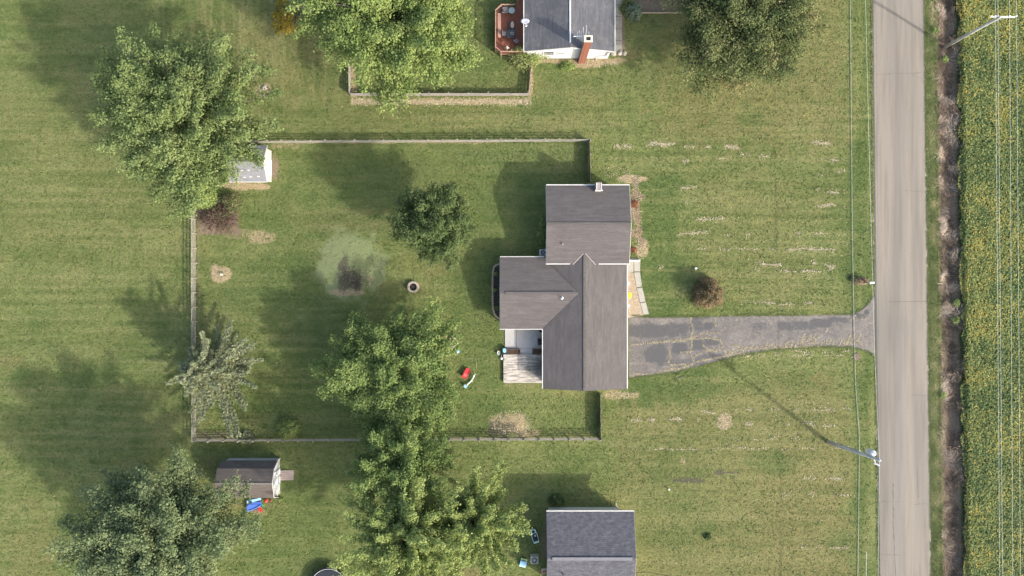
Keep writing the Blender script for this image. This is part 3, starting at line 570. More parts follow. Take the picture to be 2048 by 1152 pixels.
# planters beside the patio step
for k, (a, b, lb) in enumerate(((1013.5, 1040, 'brown planter box of soil at the left end of the weathered deck'), (1065, 1086, 'brown planter box of soil against the house wall between patio and deck'))):
    X0, Y1 = G(a, 698.5, .3); X1, Y0 = G(b, 708, .3); X1 = min(X1, 3.84)
    t = thing('planter_box', lb, 'planter', ((X0+X1)/2, (Y0+Y1)/2, .1), 'planter boxes between patio and deck')
    part('box', MB().bb(X0, X1, Y0, Y0+.04, .1, .42).bb(X0, X1, Y1-.04, Y1, .1, .42).bb(X0, X0+.04, Y0+.04, Y1-.04, .1, .42).bb(X1-.04, X1, Y0+.04, Y1-.04, .1, .42), simple('brown_planter_wood', (.20, .12, .085), .2), t)
    part('soil', MB().bb(X0+.04, X1-.04, Y0+.04, Y1-.04, .1, .37), simple('planter_soil', (.06, .038, .025), .5, 14, bump=.03), t)
    lf = MB()
    for _ in range(26):
        x = random.uniform(X0+.6*(X1-X0) if k == 0 else X0, X1-.05); y = random.uniform(Y0+.05, Y1-.05); lf.quad((x, y, .38), (x+.07, y+.03, .42), (x+.04, y+.1, .45), (x-.03, y+.06, .41))
    part('dead_leaves', lf, simple('dead_leaf_brown', (.10, .07, .045), .3), t)['kind'] = 'stuff'
# red cedar deck with railing on the upper house
DR = thing('deck', 'reddish brown deck with cut corners and railing beside the white neighbour house', 'deck', (0, 28, 0))
zD = .85; RED = simple('red_deck_stain', (.25, .095, .060), .22, 3, .8, stretch=(3, .4, 1)); RAILM = simple('faded_rail_wood', (.36, .22, .165), .2, 6)
oc = [G(*q, 1.85) for q in ((1047, 103), (1002, 103), (991, 93.5), (991.5, 20), (1003, 9), (1030, 9))]
xa, xb = oc[2][0], 1.7; ya, yb = oc[0][1], oc[5][1]; npl = 26
def deck_span(x):
    c = 1.0
    if x < oc[1][0]: t = (oc[1][0]-x)/(oc[1][0]-xa); return ya+t*(oc[2][1]-ya), yb-t*(yb-oc[3][1])
    return ya, yb
for k in range(npl):
    xx0 = xa+(xb-xa)*k/npl; xx1 = xx0+(xb-xa)/npl*.92; a0_, b0_ = deck_span(xx0); a1_, b1_ = deck_span(xx1)
    if xx0 > oc[5][0]: b0_ = b1_ = yb+3.5
    part('plank', MB().prism([(xx0, a0_), (xx1, a1_), (xx1, b1_), (xx0, b0_)], zD-.04, zD+random.uniform(-.003, .003)), RED, DR)
for (p, q) in zip(oc[:-1], oc[1:]):
    part('top_rail', MB().tube([(p[0], p[1], 1.85), (q[0], q[1], 1.85)], .07, 4), RAILM, DR); part('rail', MB().tube([(p[0], p[1], 1.0), (q[0], q[1], 1.0)], .04, 4), RAILM, DR)
    L = math.hypot(q[0]-p[0], q[1]-p[1]); n = max(2, int(L/.16))
    for k in range(n+1):
        t = k/n; x, y = p[0]+(q[0]-p[0])*t, p[1]+(q[1]-p[1])*t
        if 'balm' not in globals(): balm = mesh('baluster', MB().box((0, 0, 0), (.045, .045, .95))); posm = mesh('post', MB().box((0, 0, 0), (.11, .11, 1.95)))
        if k == 0: link('post', posm, RAILM, DR, (x, y-28, .97))
        else: link('baluster', balm, RED, DR, (x, y-28, 1.38))
part('bench', MB().bb(xa+.25, xa+.62, 29.0, 31.8, 1.27, 1.33).bb(xa+.3, xa+.36, 29.1, 29.2, zD, 1.27).bb(xa+.3, xa+.36, 31.5, 31.6, zD, 1.27), RAILM, DR)

# ---------------------------------------------------------------- fences
FW = simple('silvered_fence_wood', (.29, .27, .225), .22, 4, .9, big=.2); FW2 = simple('grey_fence_wood', (.27, .25, .225), .22, 4, .9)
postm = mesh('post', MB().box((0, 0, .66), (.11, .11, 1.32)))
def fence(name, label, pts, sec=1.72, zs=(.26, .56, .86, 1.17), hb=.12, m=FW, side=1, pm=postm, th=.035):
    P = [G(*p) for p in pts]; root = thing(name, label, 'fence', (P[0][0], P[0][1], 0)); ox, oy = P[0]; first = True
    for p, q in zip(P[:-1], P[1:]):
        L = math.hypot(q[0]-p[0], q[1]-p[1]); n = max(1, round(L/sec)); a = math.atan2(q[1]-p[1], q[0]-p[0]); sl = L/n
        rm = mesh('rail', MB().box((0, 0, 0), (sl*.985, th, hb)))
        for k in range(n+1):
            x = p[0]+(q[0]-p[0])*k/n+random.gauss(0, .02); y = p[1]+(q[1]-p[1])*k/n+random.gauss(0, .02)
            if k or first:
                o = link('post', pm, m, root, (x-ox, y-oy, random.uniform(-.04, .03)), a+random.gauss(0, .03)); o.rotation_euler[0] = random.gauss(0, .012); o.rotation_euler[1] = random.gauss(0, .012)
            if k == n: break
            for z in zs:
                t = (k+.5)/n; o = link('rail', rm, m, root, (p[0]+(q[0]-p[0])*t-ox-math.sin(a)*.075*side, p[1]+(q[1]-p[1])*t-oy+math.cos(a)*.075*side, z+random.gauss(0, .012)), a+random.gauss(0, .006)); o.rotation_euler[1] = random.gauss(0, .008)
        first = False
    return root
fence('fence', 'weathered four rail fence along the upper side of the back yard, near the white shed', [(396, 286), (1176, 282)], side=-1)
fence('fence', 'weathered four rail fence down the left side of the back yard', [(393, 294), (394, 876)], side=-1)
fence('fence', 'weathered four rail fence along the lower side of the back yard', [(394, 879), (1197, 876.5)], side=1)
DKB = simple('dark_stained_board', (.10, .088, .072), .3, 6, .9, big=.2)
def board_fence(label, p, q, nb):
    (x0, y0), (x1, y1) = G(*p), G(*q); L = math.hypot(x1-x0, y1-y0); a = math.atan2(y1-y0, x1-x0); root = thing('fence', label, 'fence', (x0, y0, 0)); wv = L/nb
    bm = mesh('board', MB().box((0, 0, .66), (wv*.94, .025, 1.28))); rm = mesh('rail', MB().box((0, 0, 0), (L, .04, .09))); pm2 = mesh('post', MB().box((0, 0, .68), (.1, .1, 1.36)))
    for k in range(nb): t = (k+.5)/nb; link('board', bm, DKB, root, ((x1-x0)*t, (y1-y0)*t, random.uniform(-.02, .02)), a+random.gauss(0, .03))
    for z in (.35, 1.05): link('rail', rm, FW, root, ((x1-x0)/2+math.sin(a)*.04*-1, (y1-y0)/2+math.cos(a)*.04, z), a)
    for k in range(4): t = k/3*.96+.02; link('post', pm2, FW, root, ((x1-x0)*t-math.sin(a)*.1, (y1-y0)*t+math.cos(a)*.1, 0), a)
board_fence('dark solid board fence between the upper corner of the house and the rail fence', (1177, 283), (1178, 366), 34)
board_fence('dark solid board fence between the lower end of the house and the rail fence', (1198, 785), (1199, 877), 38)
p2 = mesh('post', MB().box((0, 0, .6), (.09, .09, 1.2)))
fence('fence', 'low grey board fence round the neighbour\'s lawn under the light green tree', [(701, 60), (703, 190.5), (1056, 190.5), (1062, 130)], sec=2.4, zs=(.2, .45, .70, .95), hb=.2, m=FW2, side=-1, pm=p2)

# ---------------------------------------------------------------- utility poles and wires
POLE = simple('weathered_pole_wood', (.46, .44, .40), .25, 5, .9, stretch=(1, 1, .2)); WHP = simple('white_porcelain', (.80, .81, .83), .03, bump=0)
bx, by = G(1655, 884); tx, ty = G(1759, 920, 10.8)
PA = thing('utility_pole', 'leaning utility pole with grey transformer at the road edge, lower right', 'utility pole', (bx, by, 0), 'wooden utility poles by the road')
B, T_ = Vector((bx, by, -.1)), Vector((tx, ty, 10.8)); part('pole', MB().tube([B, B.lerp(T_, .5), T_], [.23, .19, .15], 12), POLE, PA, True)
at = lambda t, dx=0, dy=0: tuple(B.lerp(T_, t)+Vector((dx, dy, 0)))
for t0, t1 in ((.08, .66),): part('conduit', MB().tube([at(t0, .02, .22), at(t1, .02, .2)], .06, 6), GALV, PA)
br = MB()
for t in (.16, .42, .63): a_ = at(t, .0, .1); br.box(a_, (.35, .35, .06))
part('bracket', br, GALV, PA)
c = at(.84, .05, .48); tr = part('transformer', MB().lathe((c[0], c[1], c[2]-.5), [(.30, 0), (.32, .06), (.32, .95), (.34, .97), (.30, 1.06), (.05, 1.12)], 18), simple('pale_grey_steel', (.62, .64, .70), .04, bump=0, rough=.4), PA, True)
part('bushing', MB().lathe((c[0]+.1, c[1], c[2]+.6), [(.04, 0), (.07, .05), (.04, .1), (.07, .15), (.03, .22)], 8), WHP, tr)
part('arm', MB().tube([at(.9), at(.9, .25, -.65)], .045, 6), WHP, PA); 
for q in ((.05, -.55), (.28, -.62), (.46, -.72)): part('insulator', MB().lathe(at(.905, *q), [(.05, 0), (.09, .05), (.05, .1), (.09, .15), (.04, .24)], 8), WHP, PA)
part('insulator', MB().lathe(at(1.0), [(.05, 0), (.12, .05), (.07, .12), (.1, .17), (.04, .26)], 8), WHP, PA)
bx2, by2 = G(1893, 92); tx2, ty2 = G(2001, 34, 10.0)
PB = thing('utility_pole', 'utility pole with wide crossarm rising from the ditch beside the bean field', 'utility pole', (bx2, by2, -.4), 'wooden utility poles by the road')
part('pole', MB().tube([(bx2, by2, -.5), (tx2, ty2, 10.0)], [.19, .13], 12), POLE, PB, True)
xl, yl = G(1985, 31, 10); xr, yr = G(2034, 32, 10)
part('crossarm', MB().tube([(xl, yl, 9.7), (xr, yr, 9.7)], .09, 4), simple('pale_crossarm', (.66, .62, .56), .1), PB)
part('brace', MB().tube([(xl+.5, yl, 9.65), (tx2-.05, ty2, 8.9)], .025, 5).tube([(xr-.5, yr, 9.65), (tx2+.05, ty2, 8.9)], .025, 5), GALV, PB)
WX = [(1990.5, 1999.5), (1995.7, 2005.2), (2019, 2025.6), (2033, 2041)]
for a, b in WX: x, y = G(a, 32, 9.85); part('insulator', MB().lathe((x, y, 9.75), [(.04, 0), (.08, .05), (.05, .1), (.08, .15), (.03, .2)], 8), WHP, PB)
gx, gy = G(1889, 96); part('guy_wire', MB().tube([(gx, gy, -.3), (bx2+.25, by2-.1, 1.5), (tx2-.25, ty2-.05, 8.2)], .03, 5), simple('pale_guy', (.6, .58, .54), .05, bump=0), PB)
WIRE = simple('pale_aluminium_wire', (.56, .60, .56), .04, bump=0); WBLK = simple('black_cable', (.035, .045, .035), .1, bump=0)
wl = ['leftmost of the four pale power wires over the bean field', 'second from left of the four pale power wires over the bean field', 'third from left of the four pale power wires over the bean field', 'rightmost of the four pale power wires over the bean field']
def wirepts(pp, h0, sag, n=26, ys_=(-700, 1900)):
    """cable through photo positions pp at height h0"""
    out = []
    for k in range(n+1):
        py = ys_[0]+(ys_[1]-ys_[0])*k/n; P = sorted(pp, key=lambda q: q[1]); 
        for (xa_, ya_), (xb_, yb_) in zip(P[:-1], P[1:]):
            if py <= yb_ or (xb_, yb_) == P[-1]: x = xa_+(xb_-xa_)*(py-ya_)/(yb_-ya_); break
        out.append(G3(x, py, h0))
    return out
for (a, b), lb in zip(WX, wl):
    pp = [(a, 0), (b, 1152)]; mb = MB().tube(wirepts(pp, 9.8, 0), .011, 4); solo('power_line', mb, WIRE, lb, 'power line', group='power wires over the bean field')
pp = [(1698, 0), (1702, 480), (1705, 640), (1709, 780), (1716, 872), (1716, 905), (1713, 1152)]
solo('cable', MB().tube(wirepts(pp, 4.9, 0, 90), .034, 4), WBLK, 'black cable running over the front lawns parallel to the road', 'cable')
solo('cable', MB().tube(wirepts([(x+3.0, y) for x, y in pp], 5.0, 0, 90), .010, 4), WIRE, 'pale cable just right of the black cable over the front lawns', 'cable')
solo('power_line', MB().tube(wirepts([(1731, 0), (1737, 250), (1749, 700), (1759, 920), (1756, 1152)], 10.9, 0, 40), .011, 4), WIRE, 'thin pale wire along the near road edge meeting the leaning pole top', 'power line')
x0, y0 = G(1268, 1146, 3.2); solo('cable', MB().tube([(x0, y0, 3.2), G3(1290, 1144, 3.4), G3(1310, 1147, 3.7), G3(1345, 1153, 4.3), G3(1420, 1175, 5.5)], .028, 5), WBLK, 'black drop cable leaving the grey roofed house at the bottom edge', 'cable')
solo('cable', MB().tube([G3(1733, 1104, 5), G3(1732.5, 1130, 5.1), G3(1732, 1300, 5.6)], .02, 4), WIRE, 'short pale cable over the verge at the bottom edge', 'cable')

# ---------------------------------------------------------------- foliage
def leafmat(name, stops, trans=.36, rough=.75):
    s = NT(name); c = s.ramp(s.attr('tint'), stops); s.fin(c, rough, spec=.2)
    t = s.n.new('ShaderNodeBsdfTranslucent'); s.L(c, t.inputs[0]); mx = s.n.new('ShaderNodeMixShader'); mx.inputs[0].default_value = trans
    s.L(s.p.outputs[0], mx.inputs[1]); s.L(t.outputs[0], mx.inputs[2]); s.L(mx.outputs[0], s.out.inputs[0]); return s.m
def leaf_arrays(P, size, up=1.0, long_=1.5, nrm=None):
    n = len(P); N = rng.normal(size=(n, 3))*.55; N[:, 2] += up
    if nrm is not None: N += nrm
    N /= np.linalg.norm(N, axis=1)[:, None]; T = rng.normal(size=(n, 3)); T -= N*(T*N).sum(1)[:, None]; T /= np.linalg.norm(T, axis=1)[:, None]
    B = np.cross(N, T); sz = (size*rng.uniform(.65, 1.3, n))[:, None]
    v = np.stack([P-T*sz*.5*long_, P+B*sz*.5+N*sz*.12, P+T*sz*.5*long_, P-B*sz*.5+N*sz*.12], 1).reshape(-1, 3)
    return v, np.arange(4*n).reshape(n, 4)
BARK = simple('grey_bark', (.17, .145, .12), .3, 6, .95, bump=.02, stretch=(1, 1, .25)); TWIG = simple('pale_bare_twig', (.30, .26, .215), .25, 6, .95, bump=0)
def bez(a, b, c, t): return a*(1-t)**2+b*2*t*(1-t)+c*t*t
def tree(label, cx, cy, hc, R, Rz, mat_, nl=60, tufts=7, per=55, leaf=.24, lat=.20, tsig=.42, base=None, gap=.0, group=None, zmin=-.3, t0=.42, lobes=.18, name='tree', trunk_r=None, cat='tree', apex=None, up=.9, flat=.6, seed=1, tintn=.5, droop=0):
    global rng
    rng = np.random.default_rng(seed); rnd = random.Random(seed)
    C = np.array(G(cx, cy, hc)+(hc,)); B = np.array((base or (C[0]+rnd.uniform(-.5, .5), C[1]+rnd.uniform(-.5, .5)))+(0,))[:3]
    trunk_r = trunk_r or R*.045; root = thing(name, label, cat, tuple(B), group)
    ftop = C.copy(); ftop[2] = max(hc-Rz*.55, .5); ftop[:2] = B[:2]*.6+C[:2]*.4
    wood = MB(); wood.tube([tuple(B+np.array((0, 0, -.1))), tuple((B+ftop)/2+np.array((.05, 0, 0))), tuple(ftop), tuple(ftop*.5+C*.5)], [trunk_r*1.25, trunk_r, trunk_r*.8, trunk_r*.5], 8)
    cen = []; tn = []; dirs = []; sg = []
    ph = rng.uniform(0, 6.28, 4)
    for i in range(nl):
        z = zmin+(1-zmin)*((i+.5)/nl)**.85; z += rng.normal()*.06; z = min(max(z, zmin), .98); a = i*2.39996+rng.normal()*.22; r = math.sqrt(1-z*z)
        k = rng.uniform(1-lobes*1.9, 1+lobes)*(1+.10*math.sin(3*a+ph[0])+.07*math.sin(5*a+ph[1])); 
        if rng.random() < gap: continue
        E = C+np.array((r*math.cos(a)*R, r*math.sin(a)*R, z*Rz))*(k if i < nl-6 else 1)
        if i >= nl-6: E = C+np.array((rng.normal()*R*.12, rng.normal()*R*.12, Rz*rng.uniform(.85, 1)))
        S0 = ftop*(1-.55*max(z, 0))+C*(.55*max(z, 0)); M = (S0+E)/2+np.array((0, 0, .16*R*(1-droop)))
        L = np.linalg.norm(E-S0); wood.tube([tuple(bez(S0, M, E, t)) for t in (0, .3, .6, .85, 1)], [trunk_r*.32, trunk_r*.24, trunk_r*.15, trunk_r*.08, .015], 4, False)
        ltint = rng.normal()*.5
        for j in range(tufts):
            t = t0+(1-t0)*((j+rng.uniform(.2, 1))/tufts); p = bez(S0, M, E, t); d_ = bez(S0, M, E, min(t+.05, 1.05))-p; d_ /= (np.linalg.norm(d_)+1e-6)
            sd_ = np.cross(d_, (0, 0, 1)); sd_ /= (np.linalg.norm(sd_)+1e-6); side = (-1)**j
            ext = lat*R*(1.25-t)*rng.uniform(.4, 1.25); q = p+sd_*side*ext+d_*ext*.6+np.array((0, 0, rng.normal()*.12*ext-droop*ext*.4))
            if ext > .5: wood.tube([tuple(p), tuple(q)], [trunk_r*.09, .012], 3, False)
            for kk in (0, 1):
                cc = q if kk == 0 else (p+q)/2
                cen.append(cc); dirs.append((q-p)/(ext+1e-6)*.7+d_*.5); tn.append(ltint+rng.normal()*.55); sg.append(tsig*(1.15-.35*t))
    cen = np.array(cen); dirs = np.array(dirs); tn = np.array(tn); sg = np.array(sg); m = int(per*.58); leaf *= .80; n = len(cen)*m
    u = rng.normal(size=(n, 3))*np.repeat(sg, m)[:, None]; u[:, 2] *= flat; P = np.repeat(cen, m, 0)+u+np.repeat(dirs, m, 0)*(rng.normal(size=n)*np.repeat(sg, m)*.9)[:, None]
    out = (P-C)/np.array((R, R, Rz)); P[:, 2] = np.maximum(P[:, 2], .15)
    V, F = leaf_arrays(P-B, np.full(n, leaf), up, 1.5, nrm=np.clip(u/np.repeat(sg, m)[:, None]*.75, -1.4, 1.4))
    tint = np.clip(.5+np.repeat(tn, m)*.14*tintn*2+rng.normal(size=n)*.09, 0, 1)
    cr = link('crown', npmesh('crown', V, F, {'tint': ('FACE', tint)}), mat_, root)
    part('trunk', wood, BARK, root, True); print(label[:28], n); return root

MAP1 = leafmat('leaf_sage_maple', [(0, (0.084, 0.127, 0.046)), (.5, (0.179, 0.240, 0.086)), (1, (0.311, 0.358, 0.155))])
MAP2 = leafmat('leaf_light_maple', [(0, (0.099, 0.152, 0.044)), (.5, (0.220, 0.293, 0.090)), (1, (0.383, 0.439, 0.162))])
OAK = leafmat('leaf_olive_autumn', [(0, (0.051, 0.081, 0.032)), (.45, (0.128, 0.165, 0.061)), (.85, (0.243, 0.250, 0.108)), (1, (.33, .25, .12))])
DRK = leafmat('leaf_dark_green', [(0, (.042, .068, .024)), (.5, (.100, .145, .052)), (.95, (.19, .235, .095)), (1, (.30, .20, .09))])
MID = leafmat('leaf_mid_green', [(0, (0.076, 0.128, 0.040)), (.5, (0.178, 0.251, 0.079)), (1, (0.344, 0.397, 0.144))])
YEL = leafmat('leaf_yellow_green', [(0, (0.104, 0.151, 0.044)), (.5, (0.258, 0.323, 0.104)), (1, (0.440, 0.496, 0.196))])
BLU = leafmat('leaf_blue_green', [(0, (0.070, 0.112, 0.052)), (.5, (0.174, 0.225, 0.109)), (1, (0.329, 0.370, 0.180))])
NEED = leafmat('needle_grey_green', [(0, (0.115, 0.138, 0.075)), (.5, (0.241, 0.270, 0.149)), (1, (0.368, 0.391, 0.230))])

tree('large sage green maple in the upper left, branches hanging over the cream shed', 370, 236, 9.5, 8.9, 5.2, MAP1, 165, 11, 74, .19, .12, .30, seed=11, lobes=.16, t0=.35)
tree('light green spreading tree at the top edge, over the grey board fence', 788, 26, 9.0, 8.6, 5.5, MAP2, 150, 10, 72, .20, .16, .34, seed=5, lobes=.14)
tree('olive tree with browning leaf tips at the top edge, between neighbour house and road', 1488, 34, 6.0, 8.0, 4.2, OAK, 150, 10, 80, .19, .18, .42, seed=8, lobes=.2, tintn=.9)
tree('compact dark green tree in the yard between mound and house', 869, 447, 5.8, 4.0, 4.4, DRK, 110, 7, 70, .17, .20, .26, seed=9, lobes=.20, trunk_r=.2)
tree('big mid green tree inside the fence, right beside the sandbox', 790, 744, 5.0, 7.2, 3.3, MID, 150, 11, 70, .18, .12, .27, seed=21, lobes=.16, t0=.35)
tree('narrower tree straddling the lower fence, squeezed between two bigger crowns', 803, 935, 7.0, 5.2, 4.3, MID, 100, 9, 62, .18, .12, .24, seed=4, lobes=.22, gap=.12, t0=.35)
tree('plumy yellow green tree at the bottom edge, left of the pair there', 815, 1085, 9.0, 6.6, 5.0, YEL, 125, 13, 50, .17, .085, .20, seed=14, lobes=.24, t0=.25, gap=.05, droop=.2)
tree('plumy yellow green tree at the bottom edge reaching right towards the toys', 948, 1046, 7.5, 6.0, 4.0, YEL, 84, 13, 46, .17, .08, .18, seed=17, lobes=.30, t0=.25, gap=.12, droop=.2)
tree('blue green tree in the lower left corner beside the barn style shed', 322, 1086, 9.0, 8.7, 5.4, BLU, 150, 10, 78, .20, .14, .36, seed=31, lobes=.17, t0=.35)

def conifer(label, base, H, R, lean, seed=3):
    global rng; rng = np.random.default_rng(seed); B = np.array(base+(0,)); top = B+np.array(lean+(H,)); root = thing('tree', label, 'tree', tuple(B)); wood = MB()
    wood.tube([tuple(B), tuple((B+top)/2), tuple(top)], [.22, .13, .03], 8); cen = []; dr_ = []
    nb = 110
    for i in range(nb):
        f = .10+.88*(i/nb); p = B+(top-B)*f; a = i*2.39996+rng.normal()*.3; L = R*(1-f)**.75*rng.uniform(.45, 1.2)+.5
        if math.cos(a-2.9) > .2: L *= .62
        if rng.random() < .14: L *= 1.35
        e = p+np.array((math.cos(a)*L, math.sin(a)*L, L*.30)); m_ = (p+e)/2+np.array((0, 0, -.08*L)); wood.tube([tuple(bez(p, m_, e, t)) for t in (0, .5, 1)], [.05, .03, .01], 3, False)
        dd = (e-p)/L; sdv = np.cross(dd, (0, 0, 1)); ns = int(L/.28)+2
        for j in range(ns):
            t = .16+.84*j/ns; q = bez(p, m_, e, t); le = .08*L*(1.1-t)+.08
            for sgn in (-1, 1):
                en = q+sdv*sgn*le*rng.uniform(.3, 1.1)+dd*le*.8
                for u in (.3, 1.0): cen.append(q+(en-q)*u); dr_.append((en-q))
    cen = np.array(cen); m = 5; P = np.repeat(cen, m, 0)+rng.normal(size=(len(cen)*m, 3))*.06
    V, F = leaf_arrays(P-B, np.full(len(P), .14), 1.6, 2.2); tint = np.clip(.5+np.repeat(rng.normal(size=len(cen)), m)*.15+rng.normal(size=len(P))*.15, 0, 1)
    link('crown', npmesh('crown', V, F, {'tint': ('FACE', tint)}), NEED, root); part('trunk', wood, TWIG, root, True); print('conifer', len(P)); return root
conifer('sparse spiky grey green conifer growing by the left fence', G(450, 728), 9.0, 6.2, (-.5, -.5))

def bush(label, px, py, r, h, mat_, n=2600, leaf=.12, name='shrub', twigs=0, tw=TWIG, seed=2, squash=1.0, cat='shrub', hollow=.55, tint0=.5, twr=.012, group=None, up=.6, tmix=None):
    global rng; rng = np.random.default_rng(seed); rd_ = random.Random(seed); x, y = G(px, py, h*.5); root = thing(name, label, cat, (x, y, 0), group)
    d = rng.normal(size=(n, 3)); d[:, 2] = np.abs(d[:, 2]); d /= np.linalg.norm(d, axis=1)[:, None]; k = (hollow+(1-hollow)*rng.random(n)**.5)
    a = np.arctan2(d[:, 1], d[:, 0]); lob = 1+.10*np.sin(3*a+seed)+.09*np.sin(7*a+seed*2)+.10*rng.normal(size=n)
    P = d*k[:, None]*lob[:, None]*np.array((r, r*squash, h)); P[:, 2] += .05
    if n > 1:
        V, F = leaf_arrays(P, np.full(n, leaf), up, 1.5, nrm=d*.6); cl = vnoise(P[:, 0]+50, P[:, 1]+50, r*.3, seed); tint = np.clip(tint0+(cl-.5)*.6+rng.normal(size=n)*.15, 0, 1)
        link('foliage', npmesh('foliage', V, F, {'tint': ('FACE', tint)}), mat_, root)
    mb = MB(); mb.tube([(0, 0, -.05), (0, 0, h*.35)], [.05, .03], 5)
    for i in range(twigs):
        a = rd_.uniform(0, 6.28); z = rd_.uniform(.15, 1.1); k = rd_.uniform(.6, 1.08); e = Vector((math.cos(a)*r*k*math.cos(z), math.sin(a)*r*k*squash*math.cos(z), h*math.sin(z)*k+.05)); mb.tube([(0, 0, .1), tuple(e*.55+Vector((rd_.gauss(0, .1), rd_.gauss(0, .1), .12*h))), tuple(e)], [twr*2, twr*1.4, twr*.6], 3, False)
        for _ in range(2): mb.tube([tuple(e*.55), tuple(e*.9+Vector((rd_.gauss(0, .25*r), rd_.gauss(0, .25*r), rd_.gauss(0, .12))))], [twr, twr*.5], 3, False)
    part('stems', mb, tw, root, False, True); return root
BRN = leafmat('leaf_brown_bush', [(0, (.060, .060, .028)), (.5, (.15, .115, .060)), (1, (.28, .20, .11))], .15)
bush('round brownish shrub alone on the front lawn above the driveway', 1419, 587, 1.62, 2.4, BRN, 8500, .10, hollow=.8, twigs=200, tw=simple('rusty_twig', (.24, .165, .11), .3), seed=3, twr=.014)
bush('bright leafy bush by the left fence under the big maple', 402, 390, 1.6, 2.2, MAP2, 3000, .17, twigs=30, seed=4)
bush('reddish brown half bare brush between the bright bush and the lawn', 436, 437, 2.3, 1.3, leafmat('leaf_dull_red', [(0, (.07, .05, .03)), (.6, (.13, .09, .06)), (1, (.10, .14, .05))]), 1500, .12, twigs=260, tw=simple('red_brown_twig', (.23, .165, .135), .3), seed=5, squash=.7, twr=.014)
bush('brown twiggy bush by the shed just below the maple branches', 462, 405, 1.2, 1.4, OAK, 900, .12, twigs=120, tw=simple('brown_twig', (.20, .14, .10), .3), seed=6)
bush('small yellow green shrub close to the lower fence', 575, 858, 1.25, 1.3, YEL, 2300, .13, twigs=16, seed=7, tint0=.45)
bush('thin grey green sprawling shrub against the lower fence, left of the yellow green one', 492, 876, .9, .9, NEED, 900, .10, twigs=40, seed=8)
bush('yellow flowering bush at the top edge left of the light green tree', 572, 28, 1.7, 1.8, leafmat('leaf_golden', [(0, (.10, .11, .03)), (.5, (.30, .24, .035)), (1, (.48, .33, .03))]), 1900, .15, twigs=30, seed=9, squash=1.3)
bush('grey twiggy bare bush just right of the yellow flowering one', 592, 20, 2.0, 2.0, MAP1, 900, .14, twigs=300, tw=simple('grey_purple_twig', (.19, .165, .15), .3), seed=10, twr=.016)
bush('pale grey green shrub beside the path of the white house', 1268, 22, 1.0, 1.6, leafmat('leaf_pale_sage', [(0, (.08, .11, .06)), (.5, (.18, .23, .15)), (1, (.30, .36, .27))]), 1700, .13, twigs=12, seed=11)
bush('dark leafy shrub touching the path of the white house', 1254, 16, .8, 1.0, DRK, 900, .13, twigs=8, seed=12)
bush('straggly vine-like shrub over the corner of the white house and deck', 1052, 112, 2.1, 2.3, YEL, 1900, .12, twigs=150, seed=13, squash=.62, tw=simple('tan_twig', (.25, .2, .14), .3))
bush('leafy climbing shrub against the white wall of the upper house', 1092, 104, 1.0, 2.6, YEL, 800, .12, twigs=24, seed=14, squash=.4)
bush('low green plant clump below the brick chimney house wall', 1135, 132, .9, .5, MAP2, 800, .12, seed=15, squash=.6)
bush('low dead brushy shrub in the middle of the pale round mound', 706, 553, 1.75, .5, leafmat('leaf_dead_grey', [(0, (.04, .04, .03)), (.6, (.10, .085, .06)), (1, (.17, .14, .10))]), 1300, .10, twigs=170, tw=simple('dark_dead_twig', (.11, .095, .08), .3), seed=55, squash=1.1)
bush('dark low shrub on the shaded side of the lower house', 1113, 1000, 1.0, .9, DRK, 900, .12, seed=16, squash=.6)
bush('green daylily clump along the house wall left of the middle wing', 1083, 462, .55, .7, MAP2, 1300, .10, seed=17, squash=3.0, twigs=20)
bush('rusty ornamental grass by the front wall near the roof corner', 1270, 408, .42, .4, leafmat('leaf_rust', [(0, (.16, .07, .04)), (.5, (.33, .15, .09)), (1, (.42, .24, .15))]), 300, .10, seed=18)
bush('rusty ornamental grass by the front wall near the porch', 1268, 500, .35, .35, bpy.data.materials['leaf_rust'], 240, .10, seed=19)
bush('dead brown plant beside the mailbox', 1722, 562, .9, .5, leafmat('leaf_tan', [(0, (.17, .12, .07)), (.5, (.32, .24, .15)), (1, (.42, .33, .22))]), 700, .10, twigs=50, seed=20, squash=.45)
bush('dark weed tuft left of the mailbox plant', 1706, 558, .4, .4, DRK, 260, .09, seed=22)
bush('small dark weed on the lower lawn', 1416, 1074, .42, .35, DRK, 420, .09, seed=23)
for k, (px, py, r) in enumerate(((992, 548, .28), (994, 616, .3), (990, 580, .2))):
    bush(('tall pale flower plant in the upper part of the edged bed', 'leafy plant at the bottom end of the edged bed', 'small plant in the middle of the edged bed')[k], px, py, r, .5, MAP2 if k != 1 else MAP1, 130, .09, seed=30+k, twigs=4, cat='plant', name='garden_plant')

# tufts, clover and thatch standing proud of the mown lawn
rng = np.random.default_rng(99)
n = 130000; px_ = rng.uniform(-20, 1742, n); py_ = rng.uniform(-20, 1172, n); x = (px_-1024)/17; y = (576-py_)/17
ix = np.clip(np.searchsorted(xs, x), 0, NX-1); iy = np.clip(np.searchsorted(ys, y), 0, NY-1)
yl0 = A['yel'][iy, ix]*.5+A['mott'][iy, ix]*.3-A['lush'][iy, ix]*.25+(A['band'][iy, ix]-.5)*.5
bare = np.maximum.reduce([A[k][iy, ix] for k in ('dirt', 'burn', 'dry', 'pale')])
inbld = ((px_ > 1000) & (px_ < 1262) & (py_ > 365) & (py_ < 785)) | ((px_ > 1256) & (py_ > 626) & (py_ < 760) & (py_ < np.interp(px_, [q[0] for q in botE], [q[1] for q in botE])+3)) | ((px_ > 1250) & (px_ < 1303) & (py_ > 510) & (py_ < 640)) | ((px_ > 1090) & (px_ < 1275) & (py_ > 1010)) | ((px_ > 988) & (px_ < 1246) & (py_ < 118)) | ((px_ > 440) & (px_ < 590) & (py_ > 910) & (py_ < 1000)) | ((px_ > 1715) & (py_ > 595) & (py_ < 716))
